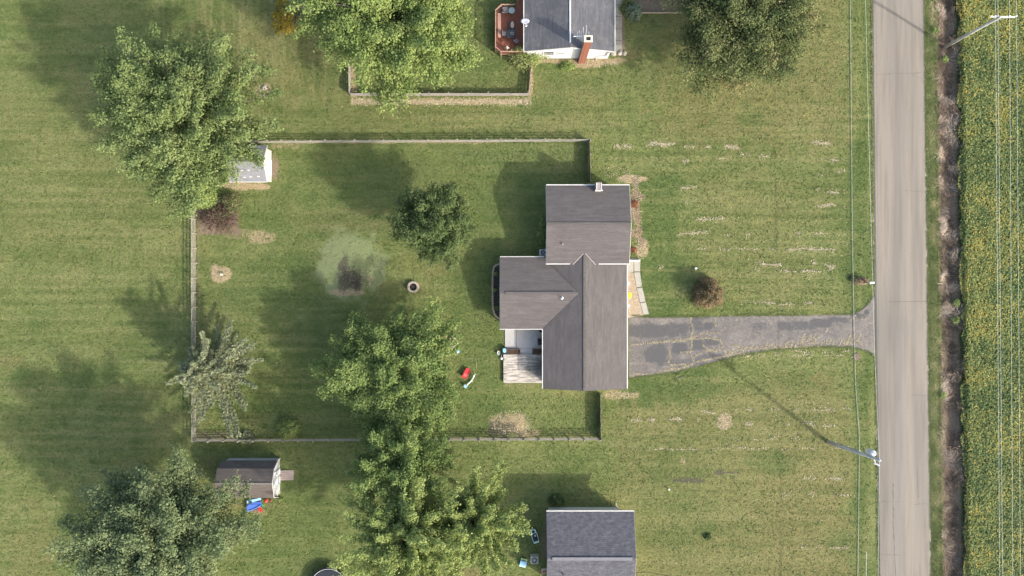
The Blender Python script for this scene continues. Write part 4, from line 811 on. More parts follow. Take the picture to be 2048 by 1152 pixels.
clump = vnoise(x, y, .8, 301)*.6+vnoise(x, y, .3, 302)*.4
kp = (~inbld) & (rng.random(n) > bare*.85) & (rng.random(n) < .25+1.1*clump); x = x[kp]; y = y[kp]; m = len(x)
V, F = leaf_arrays(np.stack([x, y, Z[iy[kp], ix[kp]]+.035+.03*rng.random(m)], 1), np.full(m, .095)*rng.uniform(.6, 1.3, m), 1.3, 1.9)
GRT = leafmat('lawn_tuft', [(0, (.060, .098, .026)), (.35, (.100, .145, .040)), (.6, (.165, .195, .066)), (.85, (.25, .25, .11)), (1, (.36, .33, .18))], .25)
t = np.clip(.24+yl0[kp]*.55+rng.normal(size=m)*.16, 0, 1)
tagit(link('grass_tufts', npmesh('grass_tufts', V, F, {'tint': ('FACE', t)}), GRT), 'short clumps of grass and clover over the mown lawns', 'grass', kind='stuff')

# bean field
rng = np.random.default_rng(77)
n = 150000; PYs = rng.uniform(-120, 1290, n); PXs = 1912+14*PYs/1152+rng.random(n)*180+ (vnoise(PYs/17, PYs*0, 1.2, 2)-.5)*10
x = (PXs-1024)/17; y = (576-PYs)/17; row = vnoise(x, y, .55, 41)
z = .42+.28*rng.random(n)**.6*(.65+.5*row); e_ = sm(0, 10, PXs-1912-14*PYs/1152); z *= .5+.5*e_
V, F = leaf_arrays(np.stack([x, y, z], 1), np.full(n, .15), 1.5, 1.35)
yl_ = vnoise(x, y, 2.6, 51)*.6+vnoise(x, y, 1.0, 52)*.4; t = np.clip(.44+rng.normal(size=n)*.25+(yl_-.45)*.6, 0, 1)
SOY = leafmat('bean_leaf', [(0, (.075, .125, .045)), (.36, (.155, .215, .082)), (.62, (.29, .325, .115)), (.85, (.45, .41, .12)), (1, (.52, .38, .08))], .34)
tagit(link('bean_plants', npmesh('bean_plants', V, F, {'tint': ('FACE', t)}), SOY), 'dense bean crop turning yellow in patches on the right edge', 'crop', kind='stuff')

# blades: verge grass, ditch reeds, straw clippings
def blades(name, P, L, wd, lean, mat_, label, cat, tint, az=None, kind='stuff', parent=None):
    n = len(P); a = rng.uniform(0, 2*np.pi, n) if az is None else az; ln = lean*rng.uniform(.5, 1.3, n); l = L*rng.uniform(.5, 1.3, n)
    D = np.stack([np.cos(a)*np.sin(ln), np.sin(a)*np.sin(ln), np.cos(ln)], 1); S = np.stack([-np.sin(a), np.cos(a), np.zeros(n)], 1)*wd/2
    mid = P+D*(l*.55)[:, None]; D2 = D.copy(); D2[:, 2] -= .5; tip = mid+D2*(l*.5)[:, None]; tip[:, 2] = np.maximum(tip[:, 2], P[:, 2]+.02)
    V = np.stack([P-S, P+S, mid+S*.8, mid-S*.8, tip+S*.2, tip-S*.2], 1).reshape(-1, 3); b = np.arange(n)*6
    F = np.concatenate([np.stack([b, b+1, b+2, b+3], 1), np.stack([b+3, b+2, b+4, b+5], 1)]); me = npmesh(name, V, F, {'tint': ('FACE', np.tile(tint, 2))})
    return tagit(link(name, me, mat_, parent), label, cat, kind=kind)
STRAWL = leafmat('straw_blade', [(0, (.24, .20, .12)), (.5, (.44, .385, .25)), (1, (.60, .54, .38))], .1)
REED = leafmat('dry_reed', [(0, (0.074, 0.057, 0.043)), (.45, (0.230, 0.176, 0.132)), (.8, (0.405, 0.331, 0.257)), (1, (0.540, 0.459, 0.351))], .1)
n = 30000; PYs = rng.uniform(-120, 1290, n); u_ = rng.random(n); PXs = 1874+14*PYs/1152+u_*40+rng.normal(size=n)*2.5
x = (PXs-1024)/17; y = (576-PYs)/17; z = -.55*np.sin(np.clip(u_, 0, 1)*np.pi)*.9; cl = vnoise(x, y, 1.3, 61)
az = vnoise(x, y, 1.8, 62)*9+rng.normal(size=n)*.5; kp = rng.random(n) < -.1+1.5*cl
blades('ditch_reeds', np.stack([x, y, z], 1)[kp], .75, .035, 1.05, REED, 'matted dry brown reeds filling the roadside ditch', 'reeds', np.clip(.42+(cl[kp]-.6)*1.5+rng.normal(size=kp.sum())*.18, 0, 1), az[kp])
VGR = leafmat('verge_blade', [(0, (.09, .13, .045)), (.5, (.19, .235, .085)), (.85, (.34, .33, .16)), (1, (.50, .44, .26))], .25)
n = 38000; PYs = rng.uniform(-120, 1290, n); u_ = rng.random(n); PXs = 1850+14*PYs/1152+u_*24+rng.normal(size=n)*1.5; x = (PXs-1024)/17; y = (576-PYs)/17
blades('verge_grass', np.stack([x, y, np.full(n, -.03)], 1), .28, .03, .7, VGR, 'rough grass strip between road and ditch', 'grass', np.clip(.42+(vnoise(x, y, .9, 71)-.5)*.9+.25*np.exp(-((u_-.55)/.2)**2)+rng.normal(size=n)*.15, 0, 1))
# grass creeping over the edges of road, driveway and walk
def fringe(name, label, pts, per, wob, ln=.16, tc=.42):
    out = []
    for (x0, y0), (x1, y1) in zip(pts[:-1], pts[1:]):
        m = int(math.hypot(x1-x0, y1-y0)*per)+1; u = rng.random(m); q = np.stack([x0+(x1-x0)*u, y0+(y1-y0)*u], 1); k_ = vnoise(q[:, 0]/9, q[:, 1]/9, 1, 88); out.append((q+rng.normal(size=(m, 2))*wob*(.35+1.1*k_[:, None]))[k_ > .22])
    q = np.concatenate(out); x = (q[:, 0]-1024)/17; y = (576-q[:, 1])/17
    blades(name, np.stack([x, y, np.full(len(x), .03)], 1), ln, .028, .9, VGR, label, 'grass', np.clip(tc-.2+rng.normal(size=len(x))*.2, 0, 1))
fringe('edge_grass', 'ragged grass creeping over the near edge of the road', [(1743, -60), (1748, 590)], 5, 1.0); fringe('edge_grass', 'ragged grass creeping over the near edge of the road below the driveway', [(1751, 716), (1758, 1200)], 5, 1.0)
fringe('edge_grass', 'ragged grass creeping over the far edge of the road', [(1848, -60), (1863, 1200)], 6, 1.2, .2, .5); fringe('edge_grass', 'ragged grass along the upper edge of the driveway', topE, 5, 1.3); fringe('edge_grass', 'ragged grass along the lower edge of the driveway', botE, 6, 1.6, .18, .5)
fringe('edge_grass', 'grass tufts along the outer edge of the front walk', [(1281, 518), (1285, 573), (1299, 629)], 3, .8)

# ragged green weeds standing in the ditch
for k, (px, py) in enumerate(((1890, 118), (1914, 605), (1912, 640), (1886, 790), (1870, 60))):
    bush('green weed clump in the ditch, %s' % ('near the pole foot', 'across from the mailbox', 'across from the driveway mouth', 'below the level of the driveway', 'by the top edge, against the verge')[k], px, py, .45, .3, MAP2, 220, .10, seed=60+k, cat='weeds', name='weed_clump')

rows = []
def cl_row(x0, x1, y, dens=1.0, wob=5): rows.append((x0, x1, y, dens, wob))
for q in ((1228, 1335, 292, 1, 5), (1300, 1350, 286, 1, 4), (1368, 1480, 294, 1.2, 2), (1620, 1692, 288, 1.4, 4), (1340, 1378, 321, 1.2, 2), (1398, 1560, 314, .5, 6), (1640, 1690, 320, 1, 2), (1360, 1395, 376, .9, 3), (1615, 1690, 383, .8, 4), (1625, 1690, 345, .4, 12), (1362, 1395, 406, 1.1, 4), (1630, 1690, 411, .8, 4),
          (1360, 1470, 437, .6, 3), (1345, 1500, 466, .55, 5), (1590, 1690, 466, .35, 5), (1375, 1520, 497, .35, 2), (1570, 1670, 499, .7, 3), (1510, 1570, 530, 1.6, 6), (1625, 1670, 528, 1.5, 9), (1510, 1665, 541, .5, 4), (1480, 1550, 606, 1.3, 3), (1500, 1650, 607, .3, 3), (1318, 1326, 545, .8, 22), (1535, 1600, 486, .2, 20),
          (1262, 1400, 838, 1.1, 4), (1380, 1430, 824, .6, 5), (1490, 1525, 848, 1.3, 4), (1570, 1670, 848, .5, 6), (1470, 1700, 819, .35, 4), (1250, 1700, 897, .18, 3), (1580, 1710, 957, .3, 2), (1560, 1710, 990, .25, 3), (1640, 1700, 1042, .4, 2), (1600, 1710, 1094, .35, 2), (1500, 1600, 875, .25, 8), (1640, 1705, 957, .4, 2), (1480, 1720, 712, .3, 4), (1560, 1700, 703, .3, 4)): cl_row(*q)
pp = []
for x0, x1, yy, dens, wob in rows:
    L = x1-x0; m = int(L*dens*7); u = rng.random(m); ppx = x0+u*L; nz = vnoise(ppx/14, np.full(m, yy), 1, int(yy)); keep = rng.random(m) < np.clip((nz-.34)*2.4, 0, 1)
    yv = yy+(vnoise(ppx/26, np.full(m, yy+7.), 1, 3)-.5)*1.6*wob+rng.normal(size=m)*rng.choice([.8, 2.6], m); pp.append(np.stack([ppx, yv], 1)[keep])
for (cx_, cy_, rx_, ry_, m) in ((1640, 480, 60, 90, 160), (1450, 480, 90, 70, 90), (1450, 843, 16, 18, 260), (1262, 358, 26, 9, 160), (1230, 345, 30, 12, 80), (1600, 820, 80, 30, 120), (1500, 880, 90, 25, 80), (1022, 846, 42, 26, 520), (1180, 128, 60, 7, 260), (442, 549, 22, 18, 60), (720, 560, 40, 30, 90), (1240, 790, 30, 8, 160), (1273, 432, 12, 68, 240), (1282, 500, 12, 18, 120), (530, 184, 14, 12, 40)):
    r_ = np.sqrt(rng.random(m)); a = rng.uniform(0, 6.28, m); pp.append(np.stack([cx_+np.cos(a)*r_*rx_, cy_+np.sin(a)*r_*ry_], 1))
m = 2600; pp.append(np.stack([rng.uniform(702, 1062, m), rng.normal(203, 4, m)], 1))
for (a, b, c_, d_, m) in ((1744, 0, 1748, 590, 420), (1752, 716, 1757, 1152, 420), (1848, 0, 1862, 1152, 500)):
    u = rng.random(m); pp.append(np.stack([a+(c_-a)*u+rng.normal(size=m)*1.1, b+(d_-b)*u], 1))
pp = np.concatenate(pp); gx_ = (pp[:, 0]-1024)/17; gy_ = (576-pp[:, 1])/17
zz = np.array([gz(a, b) for a, b in zip(gx_, gy_)])+.03; n = len(pp)
V, F = leaf_arrays(np.stack([gx_, gy_, zz], 1)+rng.normal(size=(n, 3))*np.array((.03, .02, .008)), np.full(n, .06), 2.2, 2.6)
print('tris', sum(len(q.data.polygons)*2 for q in bpy.data.objects if q.type == 'MESH'))
tagit(link('straw_clippings', npmesh('straw_clippings', V, F, {'tint': ('FACE', np.clip(rng.normal(.48, .26, n), 0, 1))}), STRAWL), 'dried grass clippings lying in broken rows on the front lawns', 'clippings', kind='stuff')
# straw and dry weeds rooted in the driveway cracks
cr = [((1383, 634), (1381, 645), (1386, 655), (1382, 672), (1384, 690), (1380, 705), (1388, 722)), ((1430, 636), (1431, 652)), ((1262, 690), (1300, 686), (1340, 682), (1383, 676), (1400, 667), (1440, 664)), ((1338, 694), (1340, 715), (1336, 730)), ((1345, 684), (1375, 679), (1415, 676)), ((1415, 676), (1440, 680), (1448, 700), (1455, 712)), ((1405, 690), (1418, 702), (1440, 700)),
      ((1390, 712), (1420, 700), (1445, 695)), ((1320, 742), (1365, 735), (1400, 722), (1450, 712), (1480, 706)), ((1330, 748), (1345, 738), (1365, 738)), ((1340, 730), (1372, 728), (1375, 738)), ((1265, 748), (1300, 748), (1330, 744)), ((1360, 705), (1384, 703)), ((1460, 690), (1500, 697), (1560, 696), (1640, 692))]
for k in range(30):
    xk = 1455+k*8.5+random.uniform(-3, 3); yk = curve(botE, xk)-3; cr.append(((xk, yk), (xk+random.uniform(-3, 5), yk-random.uniform(5, 12)), (xk+random.uniform(0, 10), yk-random.uniform(10, 24 if 1570 < xk < 1640 else 15))))
for xk in (1600, 1612, 1622, 1700, 1712, 1693, 1738): cr.append(((xk, 690), (xk+3, 680), (xk+9, 668))); 
cr += [((1742, 600), (1741, 640), (1742, 700)), ((1700, 640), (1712, 632)), ((1724, 640), (1725, 632)), ((1652, 664), (1655, 656)), ((1740, 690), (1725, 690), (1712, 680))]
pp = []
for P in cr:
    for (x0, y0), (x1, y1) in zip(P[:-1], P[1:]):
        m = int(math.hypot(x1-x0, y1-y0)*random.uniform(1.0, 4.0))+1; u = rng.random(m); pp.append(np.stack([x0+(x1-x0)*u, y0+(y1-y0)*u], 1)+rng.normal(size=(m, 2))*1.1)
pp = np.concatenate(pp); n = len(pp); V, F = leaf_arrays(np.stack([(pp[:, 0]-1024)/17, (576-pp[:, 1])/17, np.full(n, .035)], 1), np.full(n, .06), 2.2, 2.2)
tagit(link('dry_weeds', npmesh('dry_weeds', V, F, {'tint': ('FACE', np.clip(rng.normal(.30, .22, n), 0, 1))}), STRAWL), 'dry straw coloured weeds rooted in the driveway cracks', 'weeds', kind='stuff')

# ---------------------------------------------------------------- small things
def TH(name, label, cat, px, py, z=0, rz=0, h=None, group=None): x, y = G(px, py, h if h is not None else z); return thing(name, label, cat, (x, y, z), group, rz)
def PL(mb, name, m, root, smooth=False): return part(name, mb, m, root, smooth, True)
BEI = simple('beige_steel', (.46, .44, .38), .06, 6, .5, bump=0); STN = simple('fire_ring_stone', (.36, .31, .25), .25, 5); ASH = simple('dark_ash', (.035, .032, .03), .5, 10, bump=.02)
def ac(root, sz, c, hgt):
    PL(MB().box((0, 0, hgt/2), (sz, sz, hgt)).box((0, 0, -.0+.02), (sz+.15, sz+.15, .05)), 'casing', c, root)
    g = MB(); 
    for r in (.12, .2, .28, .36): 
        r *= sz/.8; g.tube([(r*math.cos(a*.3927), r*math.sin(a*.3927), hgt+.03) for a in range(17)], .012, 4)
    for a in range(8): g.tube([(0, 0, hgt+.03), (.38*sz/.8*math.cos(a*.785), .38*sz/.8*math.sin(a*.785), hgt+.03)], .010, 4)
    PL(g, 'fan_grille', GALV, root)['kind'] = 'stuff'; PL(MB().cyl((0, 0, hgt), .36*sz/.8, .012, 20), 'fan_opening', BLK, root); PL(MB().cyl((0, 0, hgt+.012), .09, .05, 10), 'hub', GALV, root)
ac(TH('air_conditioner', 'white boxed air conditioner in the corner between house wings', 'air conditioner', 1086, 505, 0, 0, .7), .66, simple('white_steel', (.62, .65, .65), .04, bump=0), .7)
ac(TH('air_conditioner', 'beige air conditioner on the lawn beside the blue roofed lower house', 'air conditioner', 1069, 1121, 0, 0, .8), .82, BEI, .75)
fp = TH('fire_pit', 'round stone fire pit on the lawn below the compact dark tree', 'fire pit', 827, 574)
sm_ = mesh('stone', MB().add([(.42, -.13, 0), (.68, -.155, 0), (.68, .155, 0), (.42, .13, 0), (.43, -.12, .38), (.66, -.15, .38), (.66, .15, .38), (.43, .12, .38)], [(3, 2, 1, 0), (4, 5, 6, 7), (0, 1, 5, 4), (1, 2, 6, 5), (2, 3, 7, 6), (3, 0, 4, 7)]))
for k in range(13): link('stone', sm_, STN, fp, (0, 0, random.uniform(-.02, .01)), k*2*math.pi/13)
PL(MB().cyl((0, 0, 0), .42, .06, 16), 'ash', ASH, fp); tb = MB()
for k in range(5): a = k*1.25; tb.tube([(.3*math.cos(a), .3*math.sin(a), .10), (-.28*math.cos(a+.4), -.28*math.sin(a+.4), .15)], .035, 6)
PL(tb, 'log', simple('charred_log', (.16, .13, .11), .3), fp)['kind'] = 'stuff'
# bed beside the west wing, edged in brick
eb = [(1002, 528), (994, 529), (988, 534), (985.5, 545), (985, 570), (985, 600), (986, 618), (989, 628), (994, 635), (1001, 638)]
BB = thing('garden_bed', 'narrow dark garden bed edged with tan bricks against the left wing', 'garden bed', G(993, 583)+(0,)); ox, oy = G(993, 583)
part('soil', MB().prism([G(*q) for q in eb]+[G(1006, 638), G(1006, 528)], -.05, .06), simple('dark_bed_soil', (.05, .042, .033), .4, 8, bump=.03), BB)
brm = mesh('brick', MB().box((0, 0, .05), (.27, .20, .15))); EBR = simple('tan_edging_brick', (.42, .33, .23), .18, 5)
E = [G(*q) for q in eb]; dist = 0; nxt = 0
for p, q in zip(E[:-1], E[1:]):
    L = math.hypot(q[0]-p[0], q[1]-p[1]); a = math.atan2(q[1]-p[1], q[0]-p[0])
    while nxt <= dist+L:
        t = (nxt-dist)/L; link('brick', brm, EBR, BB, (p[0]+(q[0]-p[0])*t-ox, p[1]+(q[1]-p[1])*t-oy, random.uniform(-.01, .02)), a+random.gauss(0, .08)); nxt += .31
    dist += L
# play things in the yard
RED_ = simple('red_plastic', (.55, .035, .04), .05, 4, .4, bump=0, spec=.5); BLU_ = simple('blue_plastic', (.07, .15, .50), .1, 4, .4, bump=0); LBL = simple('light_blue_plastic', (.28, .50, .72), .08, 4, .4, bump=0); TEAL = simple('pale_teal_plastic', (.55, .72, .64), .06, 4, .4, bump=0)
DKG = simple('dark_plastic', (.03, .05, .045), .1, 4, .5, bump=0); PINK = simple('bleached_board', (.50, .42, .35), .1, 5); SAND = simple('sand', (.34, .28, .20), .2, 8); LIME = simple('lime_plastic', (.42, .58, .25), .05, bump=0); WHP2 = simple('white_plastic', (.75, .76, .74), .04, bump=0)
sb_ = TH('sandbox', 'square wooden play table frame half hidden by the mid green tree', 'sandbox', 904, 685, 0, R_(37), .5)
for c, d in (((0, .52), (1.25, .12)), ((0, -.52), (1.25, .12)), ((.56, 0), (.12, .92)), ((-.56, 0), (.12, .92))): PL(MB().box((c[0], c[1], .5), (d[0], d[1], .12)), 'board', PINK, sb_)
for a in (-1, 1):
    for b in (-1, 1): PL(MB().box((a*.55, b*.5, .22), (.09, .09, .44)), 'leg', simple('brown_leg', (.2, .1, .06), .2) if a+b == -2 else bpy.data.materials['brown_leg'], sb_)
PL(MB().box((0, 0, .40), (1.0, .92, .04)), 'sand_tray', SAND, sb_); PL(MB().box((-.25, .95, .42), (.5, .45, .06)), 'bench', simple('brown_bench', (.24, .11, .07), .2), sb_)
t = TH('toy_chair', 'small light blue toy chair beside the play table', 'toy chair', 917, 702, 0, R_(35)); PL(MB().box((0, 0, .22), (.4, .38, .05)), 'seat', LBL, t); PL(MB().box((-.18, 0, .42), (.05, .38, .36)), 'backrest', simple('white_blue_plastic', (.55, .68, .75), .05, bump=0), t)
for a in (-1, 1):
    for b in (-1, 1): PL(MB().box((a*.15, b*.15, .1), (.05, .05, .2)), 'leg', LBL, t)
def wagon(t):
    b = MB(); b.slab([(-.6, -.25, .48), (.6, -.25, .34), (.6, .25, .34), (-.6, .25, .48)], .08).slab([(-.6, -.29, .54), (.6, -.29, .40), (.6, -.24, .40), (-.6, -.24, .54)], .12).slab([(-.6, .24, .54), (.6, .24, .40), (.6, .29, .40), (-.6, .29, .54)], .12); PL(b, 'body', RED_, t)
    PL(MB().box((-.2, 0, .47), (.35, .4, .03)), 'seat', simple('pale_red_plastic', (.62, .12, .12), .05, bump=0), t)
    for a in (-.4, .4):
        for c in (-.27, .27): PL(MB().tube([(a, c-.03, .13), (a, c+.03, .13)], .13, 12), 'wheel', BLK, t)
wagon(TH('toy_wagon', 'red toy wagon on the lawn right of the mid green tree', 'toy wagon', 932.5, 747, 0, R_(62), .4))
t = TH('toy_hoop', 'thin pale square play frame lying in the grass above the red wagon', 'toy frame', 943, 727, 0, R_(4)); PL(MB().tube([(-.8, .6, .04), (.55, .6, .04), (.55, -.7, .04)], .025, 5), 'frame', simple('faded_rope', (.30, .31, .18), .1, bump=0), t)
t = TH('seesaw', 'curved pale teal and white seesaw next to the red wagon', 'seesaw', 941, 762, 0, R_(50), .35)
PL(MB().tube([(-.95, .05, .3), (-.5, .0, .22), (0, -.05, .2), (.5, 0, .3), (1.0, .12, .45)], [.10, .07, .06, .07, .05], 6), 'beam', TEAL, t, True); PL(MB().box((-.85, .05, .38), (.34, .38, .06)), 'seat', LBL, t); PL(MB().box((.7, .05, .42), (.2, .16, .05)), 'seat', WHP2, t)
PL(MB().tube([(-.65, -.12, .5), (-.65, .22, .5)], .03, 6), 'handle', simple('brown_plastic', (.2, .1, .08), .1, bump=0), t); PL(MB().lathe((0, -.05, 0), [(.16, 0), (.08, .18)], 10), 'pivot', TEAL, t)
t = TH('toy_car', 'pale green ride-on toy car on the shaded lawn left of the lower house', 'toy car', 1069.5, 1073, 0, R_(-74), .4)
body = [(-.80, -.26), (-.72, -.34), (-.3, -.37), (.35, -.36), (.7, -.30), (.84, -.16), (.84, .16), (.7, .30), (.35, .36), (-.3, .37), (-.72, .34), (-.80, .26)]
# frame: x axis runs tail to nose; nose points up-left in the photo
PL(MB().prism([(-x, y) for x, y in body][::-1], .14, .30), 'body', TEAL, t); rim = MB()
for s_ in (-1, 1): rim.bb(-.35, .6, s_*.33-.03, s_*.33+.03, .30, .42)
rim.bb(.6, .79, -.30, .30, .30, .42); rim.prism([(-.84, -.16), (-.7, -.30), (-.35, -.36), (-.35, .36), (-.7, .30), (-.84, .16)], .30, .46); PL(rim, 'bodywork', TEAL, t)
PL(MB().bb(-.34, .58, -.29, .29, .30, .33), 'cabin_floor', DKG, t); PL(MB().lathe((-.6, 0, .46), [(.17, 0), (.17, .02), (.12, .02), (.12, 0)], 12), 'hood_ring', DKG, t); PL(MB().bb(-.30, -.24, -.28, .28, .33, .62), 'windscreen', GLASS, t)
PL(MB().lathe((-.12, .1, .5), [(.10, 0), (.12, .02), (.10, .04)], 12), 'steering_wheel', GALV, t)
for q in (-.15, .15): PL(MB().bb(.3, .5, q-.1, q+.1, .33, .48), 'seat', DKG, t)
for a in (-.52, .52):
    for c in (-.36, .36): PL(MB().tube([(a, c-.05, .15), (a, c+.05, .15)], .15, 12), 'wheel', BLK, t)
t = TH('childs_table', 'small blue child\'s table with lime green bench on the lower lawn', 'table', 1046.5, 1127, 0, R_(-14), .45)
PL(MB().bb(-.38, .38, -.30, .26, .42, .47), 'tabletop', LBL, t); PL(MB().bb(-.38, .38, .30, .50, .26, .30), 'bench', LIME, t); PL(MB().bb(-.38, .38, -.48, -.34, .26, .30), 'bench', TEAL, t)
for a in (-.3, .3): PL(MB().bb(a-.03, a+.03, -.42, .44, .0, .26), 'leg', TEAL, t)
t = TH('garden_chair', 'wooden garden chair with reddish cushion tucked by the lower house wall', 'chair', 1089, 1143, 0, R_(10), .5)
PL(MB().bb(-.3, .3, -.3, .3, .38, .42), 'seat', PINK, t); PL(MB().bb(-.24, .24, -.2, .26, .42, .48), 'cushion', simple('dull_red_cloth', (.30, .12, .09), .2), t); PL(MB().bb(-.36, -.3, -.34, .34, .5, .58), 'armrest', PINK, t); PL(MB().bb(-.3, .3, .3, .36, .42, .85), 'backrest', PINK, t)
for a in (-.28, .28):
    for b in (-.28, .28): PL(MB().bb(a-.03, a+.03, b-.03, b+.03, 0, .38), 'leg', PINK, t)
# by the patio
t = TH('bucket', 'white bucket leaning by the left corner of the weathered deck', 'bucket', 997.5, 706, 0, 0, .3); PL(MB().lathe((0, 0, 0), [(.14, 0), (.18, .36), (.19, .36), (.165, .36), (.13, .05), (0, .04)], 14, 1, 1.45), 'pail', WHP2, t, True)
t = TH('toy_box', 'light blue and dark bin at the corner of patio and deck', 'bin', 1009, 701, 0, R_(5), .5); PL(MB().bb(-.26, .26, -.32, .32, 0, .5), 'bin', DKG, t); PL(MB().lathe((0, 0, .5), [(.26, 0), (.26, .03), (.15, .05), (.13, .01)], 12, .8, 1.1), 'lid', LBL, t)
t = TH('watering_can', 'grey and white watering can standing below the white bucket', 'watering can', 1003, 717, 0, 0, .3); PL(MB().lathe((0, 0, 0), [(.13, 0), (.13, .26), (.05, .32)], 12, 1, 1.3), 'can', WHP2, t, True); PL(MB().tube([(0, .1, .1), (0, .45, .35)], .035, 6), 'spout', GALV, t)
t = TH('grill', 'black barbecue grill half under the eave on the patio', 'grill', 1080.5, 684, .1, 0, .9)
PL(MB().bb(-.30, .28, -.38, .38, .55, .68).lathe((0, 0, .68), [(.34, 0), (.30, .16), (.12, .26), (0, .28)], 14, .85, 1.1), 'hood', BLK, t)
for a in (-.24, .24):
    for b in (-.3, .3): PL(MB().bb(a-.02, a+.02, b-.02, b+.02, 0, .55), 'leg', BLK, t)
t = TH('planter_pot', 'dark square pot on the patio next to the inner house corner', 'plant pot', 1082, 661, .1, 0, .5); PL(MB().lathe((0, 0, 0), [(.2, 0), (.28, .42), (.29, .46), (.24, .46), (.22, .36), (0, .34)], 4), 'pot', DKG, t)
t = TH('umbrella', 'round yellow parasol just poking out from the front eave', 'umbrella', 1257.5, 590.5, 0, 0, 1.9); PL(MB().lathe((.02, 0, 1.72), [(.36, 0), (.2, .07), (.0, .12)], 10), 'canopy', simple('yellow_cloth', (.78, .62, .03), .04, bump=0), t); PL(MB().tube([(.02, 0, 0), (.02, 0, 1.8)], .02, 6), 'pole', GALV, t); PL(MB().cyl((.02, 0, 0), .16, .08, 10), 'base', DKG, t)
for k, (px, py) in enumerate(((1255.5, 567), (1255.5, 612))):
    t = TH('lantern', ('white lantern on the gravel above the yellow parasol', 'white lantern on the gravel below the yellow parasol')[k], 'lantern', px+1.5, py, 0, R_(40), .9, 'white lanterns on the gravel'); PL(MB().box((0, 0, .3), (.28, .28, .55)), 'case', WHP2, t); PL(MB().box((0, 0, .62), (.34, .34, .1), 0, .2), 'roof', WHP2, t)
# roadside
t = TH('mailbox', 'white mailbox on a post at the near road edge above the driveway', 'mailbox', 1740, 565.5, 0, R_(3), 1.1)
PL(MB().tube([(.25-.28, 0, 1.12), (.25+.22, 0, 1.12)], .12, 12).bb(-.03, .47, -.12, .12, .98, 1.12), 'box', simple('white_enamel', (.86, .86, .86), .02, bump=0), t); PL(MB().bb(-.06, .04, -.05, .05, 0, .98), 'post', simple('grey_post', (.3, .28, .25), .2), t); PL(MB().bb(.47, .48, -.1, .1, 1.0, 1.2), 'door', GALV, t)
t = TH('valve_cover', 'rusty round ground cover on the verge below the driveway mouth', 'cover', 1713.5, 713, 0); PL(MB().lathe((0, 0, -.02), [(.44, 0), (.44, .06), (.36, .075), (0, .075)], 20), 'lid', simple('rusty_iron', (.14, .11, .08), .3, 5), t)
t = TH('well_cap', 'small white well cap in the bare patch near the left fence', 'well cap', 444.5, 549, .08); PL(MB().lathe((0, 0, 0), [(.10, 0), (.10, .3), (.13, .3), (.12, .36), (0, .38)], 12), 'pipe', simple('cream_pvc', (.62, .62, .52), .05, bump=0), t)
t = TH('cleanout', 'small pale grey clean-out cap above the round brownish shrub', 'cleanout', 1391, 537, 0); PL(MB().lathe((0, 0, 0), [(.12, 0), (.12, .18), (.17, .2), (.15, .26), (0, .28)], 12), 'cap', simple('grey_pvc', (.5, .54, .5), .05, bump=0), t)
t = TH('vent_pipe', 'small pale pipe cap sticking up from the lower right lawn', 'vent pipe', 1337, 977.5, 0); PL(MB().lathe((0, 0, 0), [(.08, 0), (.08, .3), (.12, .32), (.1, .38), (0, .38)], 12), 'pipe', bpy.data.materials['cream_pvc'], t)
t = TH('yard_lamp', 'thin dark stake light fallen open at the lower driveway edge', 'stake light', 1353, 756, 0, R_(10)); PL(MB().tube([(-.7, 0, .45), (0, .05, .1), (.75, .22, .5)], .03, 5), 'stake', BLK, t); PL(MB().tube([(-.1, 0, .1), (.1, -.55, .25)], .03, 5), 'leg', BLK, t); PL(MB().box((.45, .1, .42), (.5, .14, .06), R_(16)), 'panel', DKG, t)
ROCK = simple('fieldstone', (.33, .30, .25), .25, 4, bump=.03)
def rock(px, py, r, label, group=None, m=ROCK):
    x, y = G(px, py); mb = MB(); pr = [(r*.8, -.05), (r, r*.15), (r*.8, r*.5), (r*.35, r*.72), (0, r*.75)]; mb.lathe((0, 0, 0), pr, 9, 1.15, .85); mb.v = [(a*random.uniform(.85, 1.15), b*random.uniform(.85, 1.15), c) for a, b, c in mb.v]
    o = tagit(link('rock', mesh('rock', mb), m, None, (x, y, 0), random.uniform(0, 3)), label, 'rock', group)
rock(1227, 106, .38, 'pale round rock at the right end of the row by the house corner'); rock(1240, 106, .33, 'smallest pale rock, next to the path end by the house corner'); rock(1242, 104, .16, 'tiny dark rock between the path end and its bigger neighbour') if 0 else None
rock(1240+9, 107, .3, 'pale rock at the edge of the lawn beyond the path end'); rock(529, 176, .34, 'grey rock in the brown patch beside the big maple'); rock(1319, 537, .0001, 'x') if 0 else None
# items by the lower barn shed
t = TH('toy_slide', 'blue plastic slide lying against the barn style shed', 'slide', 509, 1009, 0, R_(12), .35)
PL(MB().slab([(-.95, -.62, .45), (.75, -.25, .3), (.8, .15, .34), (-.1, .3, .3), (-.9, .15, .5)], .1), 'chute', BLU_, t); PL(MB().tube([(-.95, -.6, .5), (-.1, -.48, .42), (.75, -.25, .38)], .06, 5), 'side_rail', simple('mid_blue_plastic', (.12, .24, .62), .05, bump=0), t); PL(MB().slab([(-.85, .25, .35), (.85, .38, .35), (.85, .62, .38), (-.8, .62, .38)], .12), 'platform', LBL, t); PL(MB().box((-.35, .35, .48), (.3, .26, .1), .3), 'step', DKG, t)
t = TH('bucket', 'small green bucket at the right end of the blue slide', 'bucket', 524.5, 1010, 0); PL(MB().lathe((0, 0, 0), [(.14, 0), (.19, .3), (.15, .3), (.12, .1), (0, .08)], 12), 'pail', simple('green_plastic', (.05, .40, .20), .05, bump=0), t, True)
t = TH('toy_bench', 'narrow red plastic bench below the blue slide', 'toy bench', 519.5, 1016.5, 0, R_(-74), .3); PL(MB().bb(-.45, .45, -.14, .14, .24, .3), 'seat', RED_, t)
for a in (-.38, .38): PL(MB().bb(a-.04, a+.04, -.12, .12, 0, .24), 'leg', RED_, t)
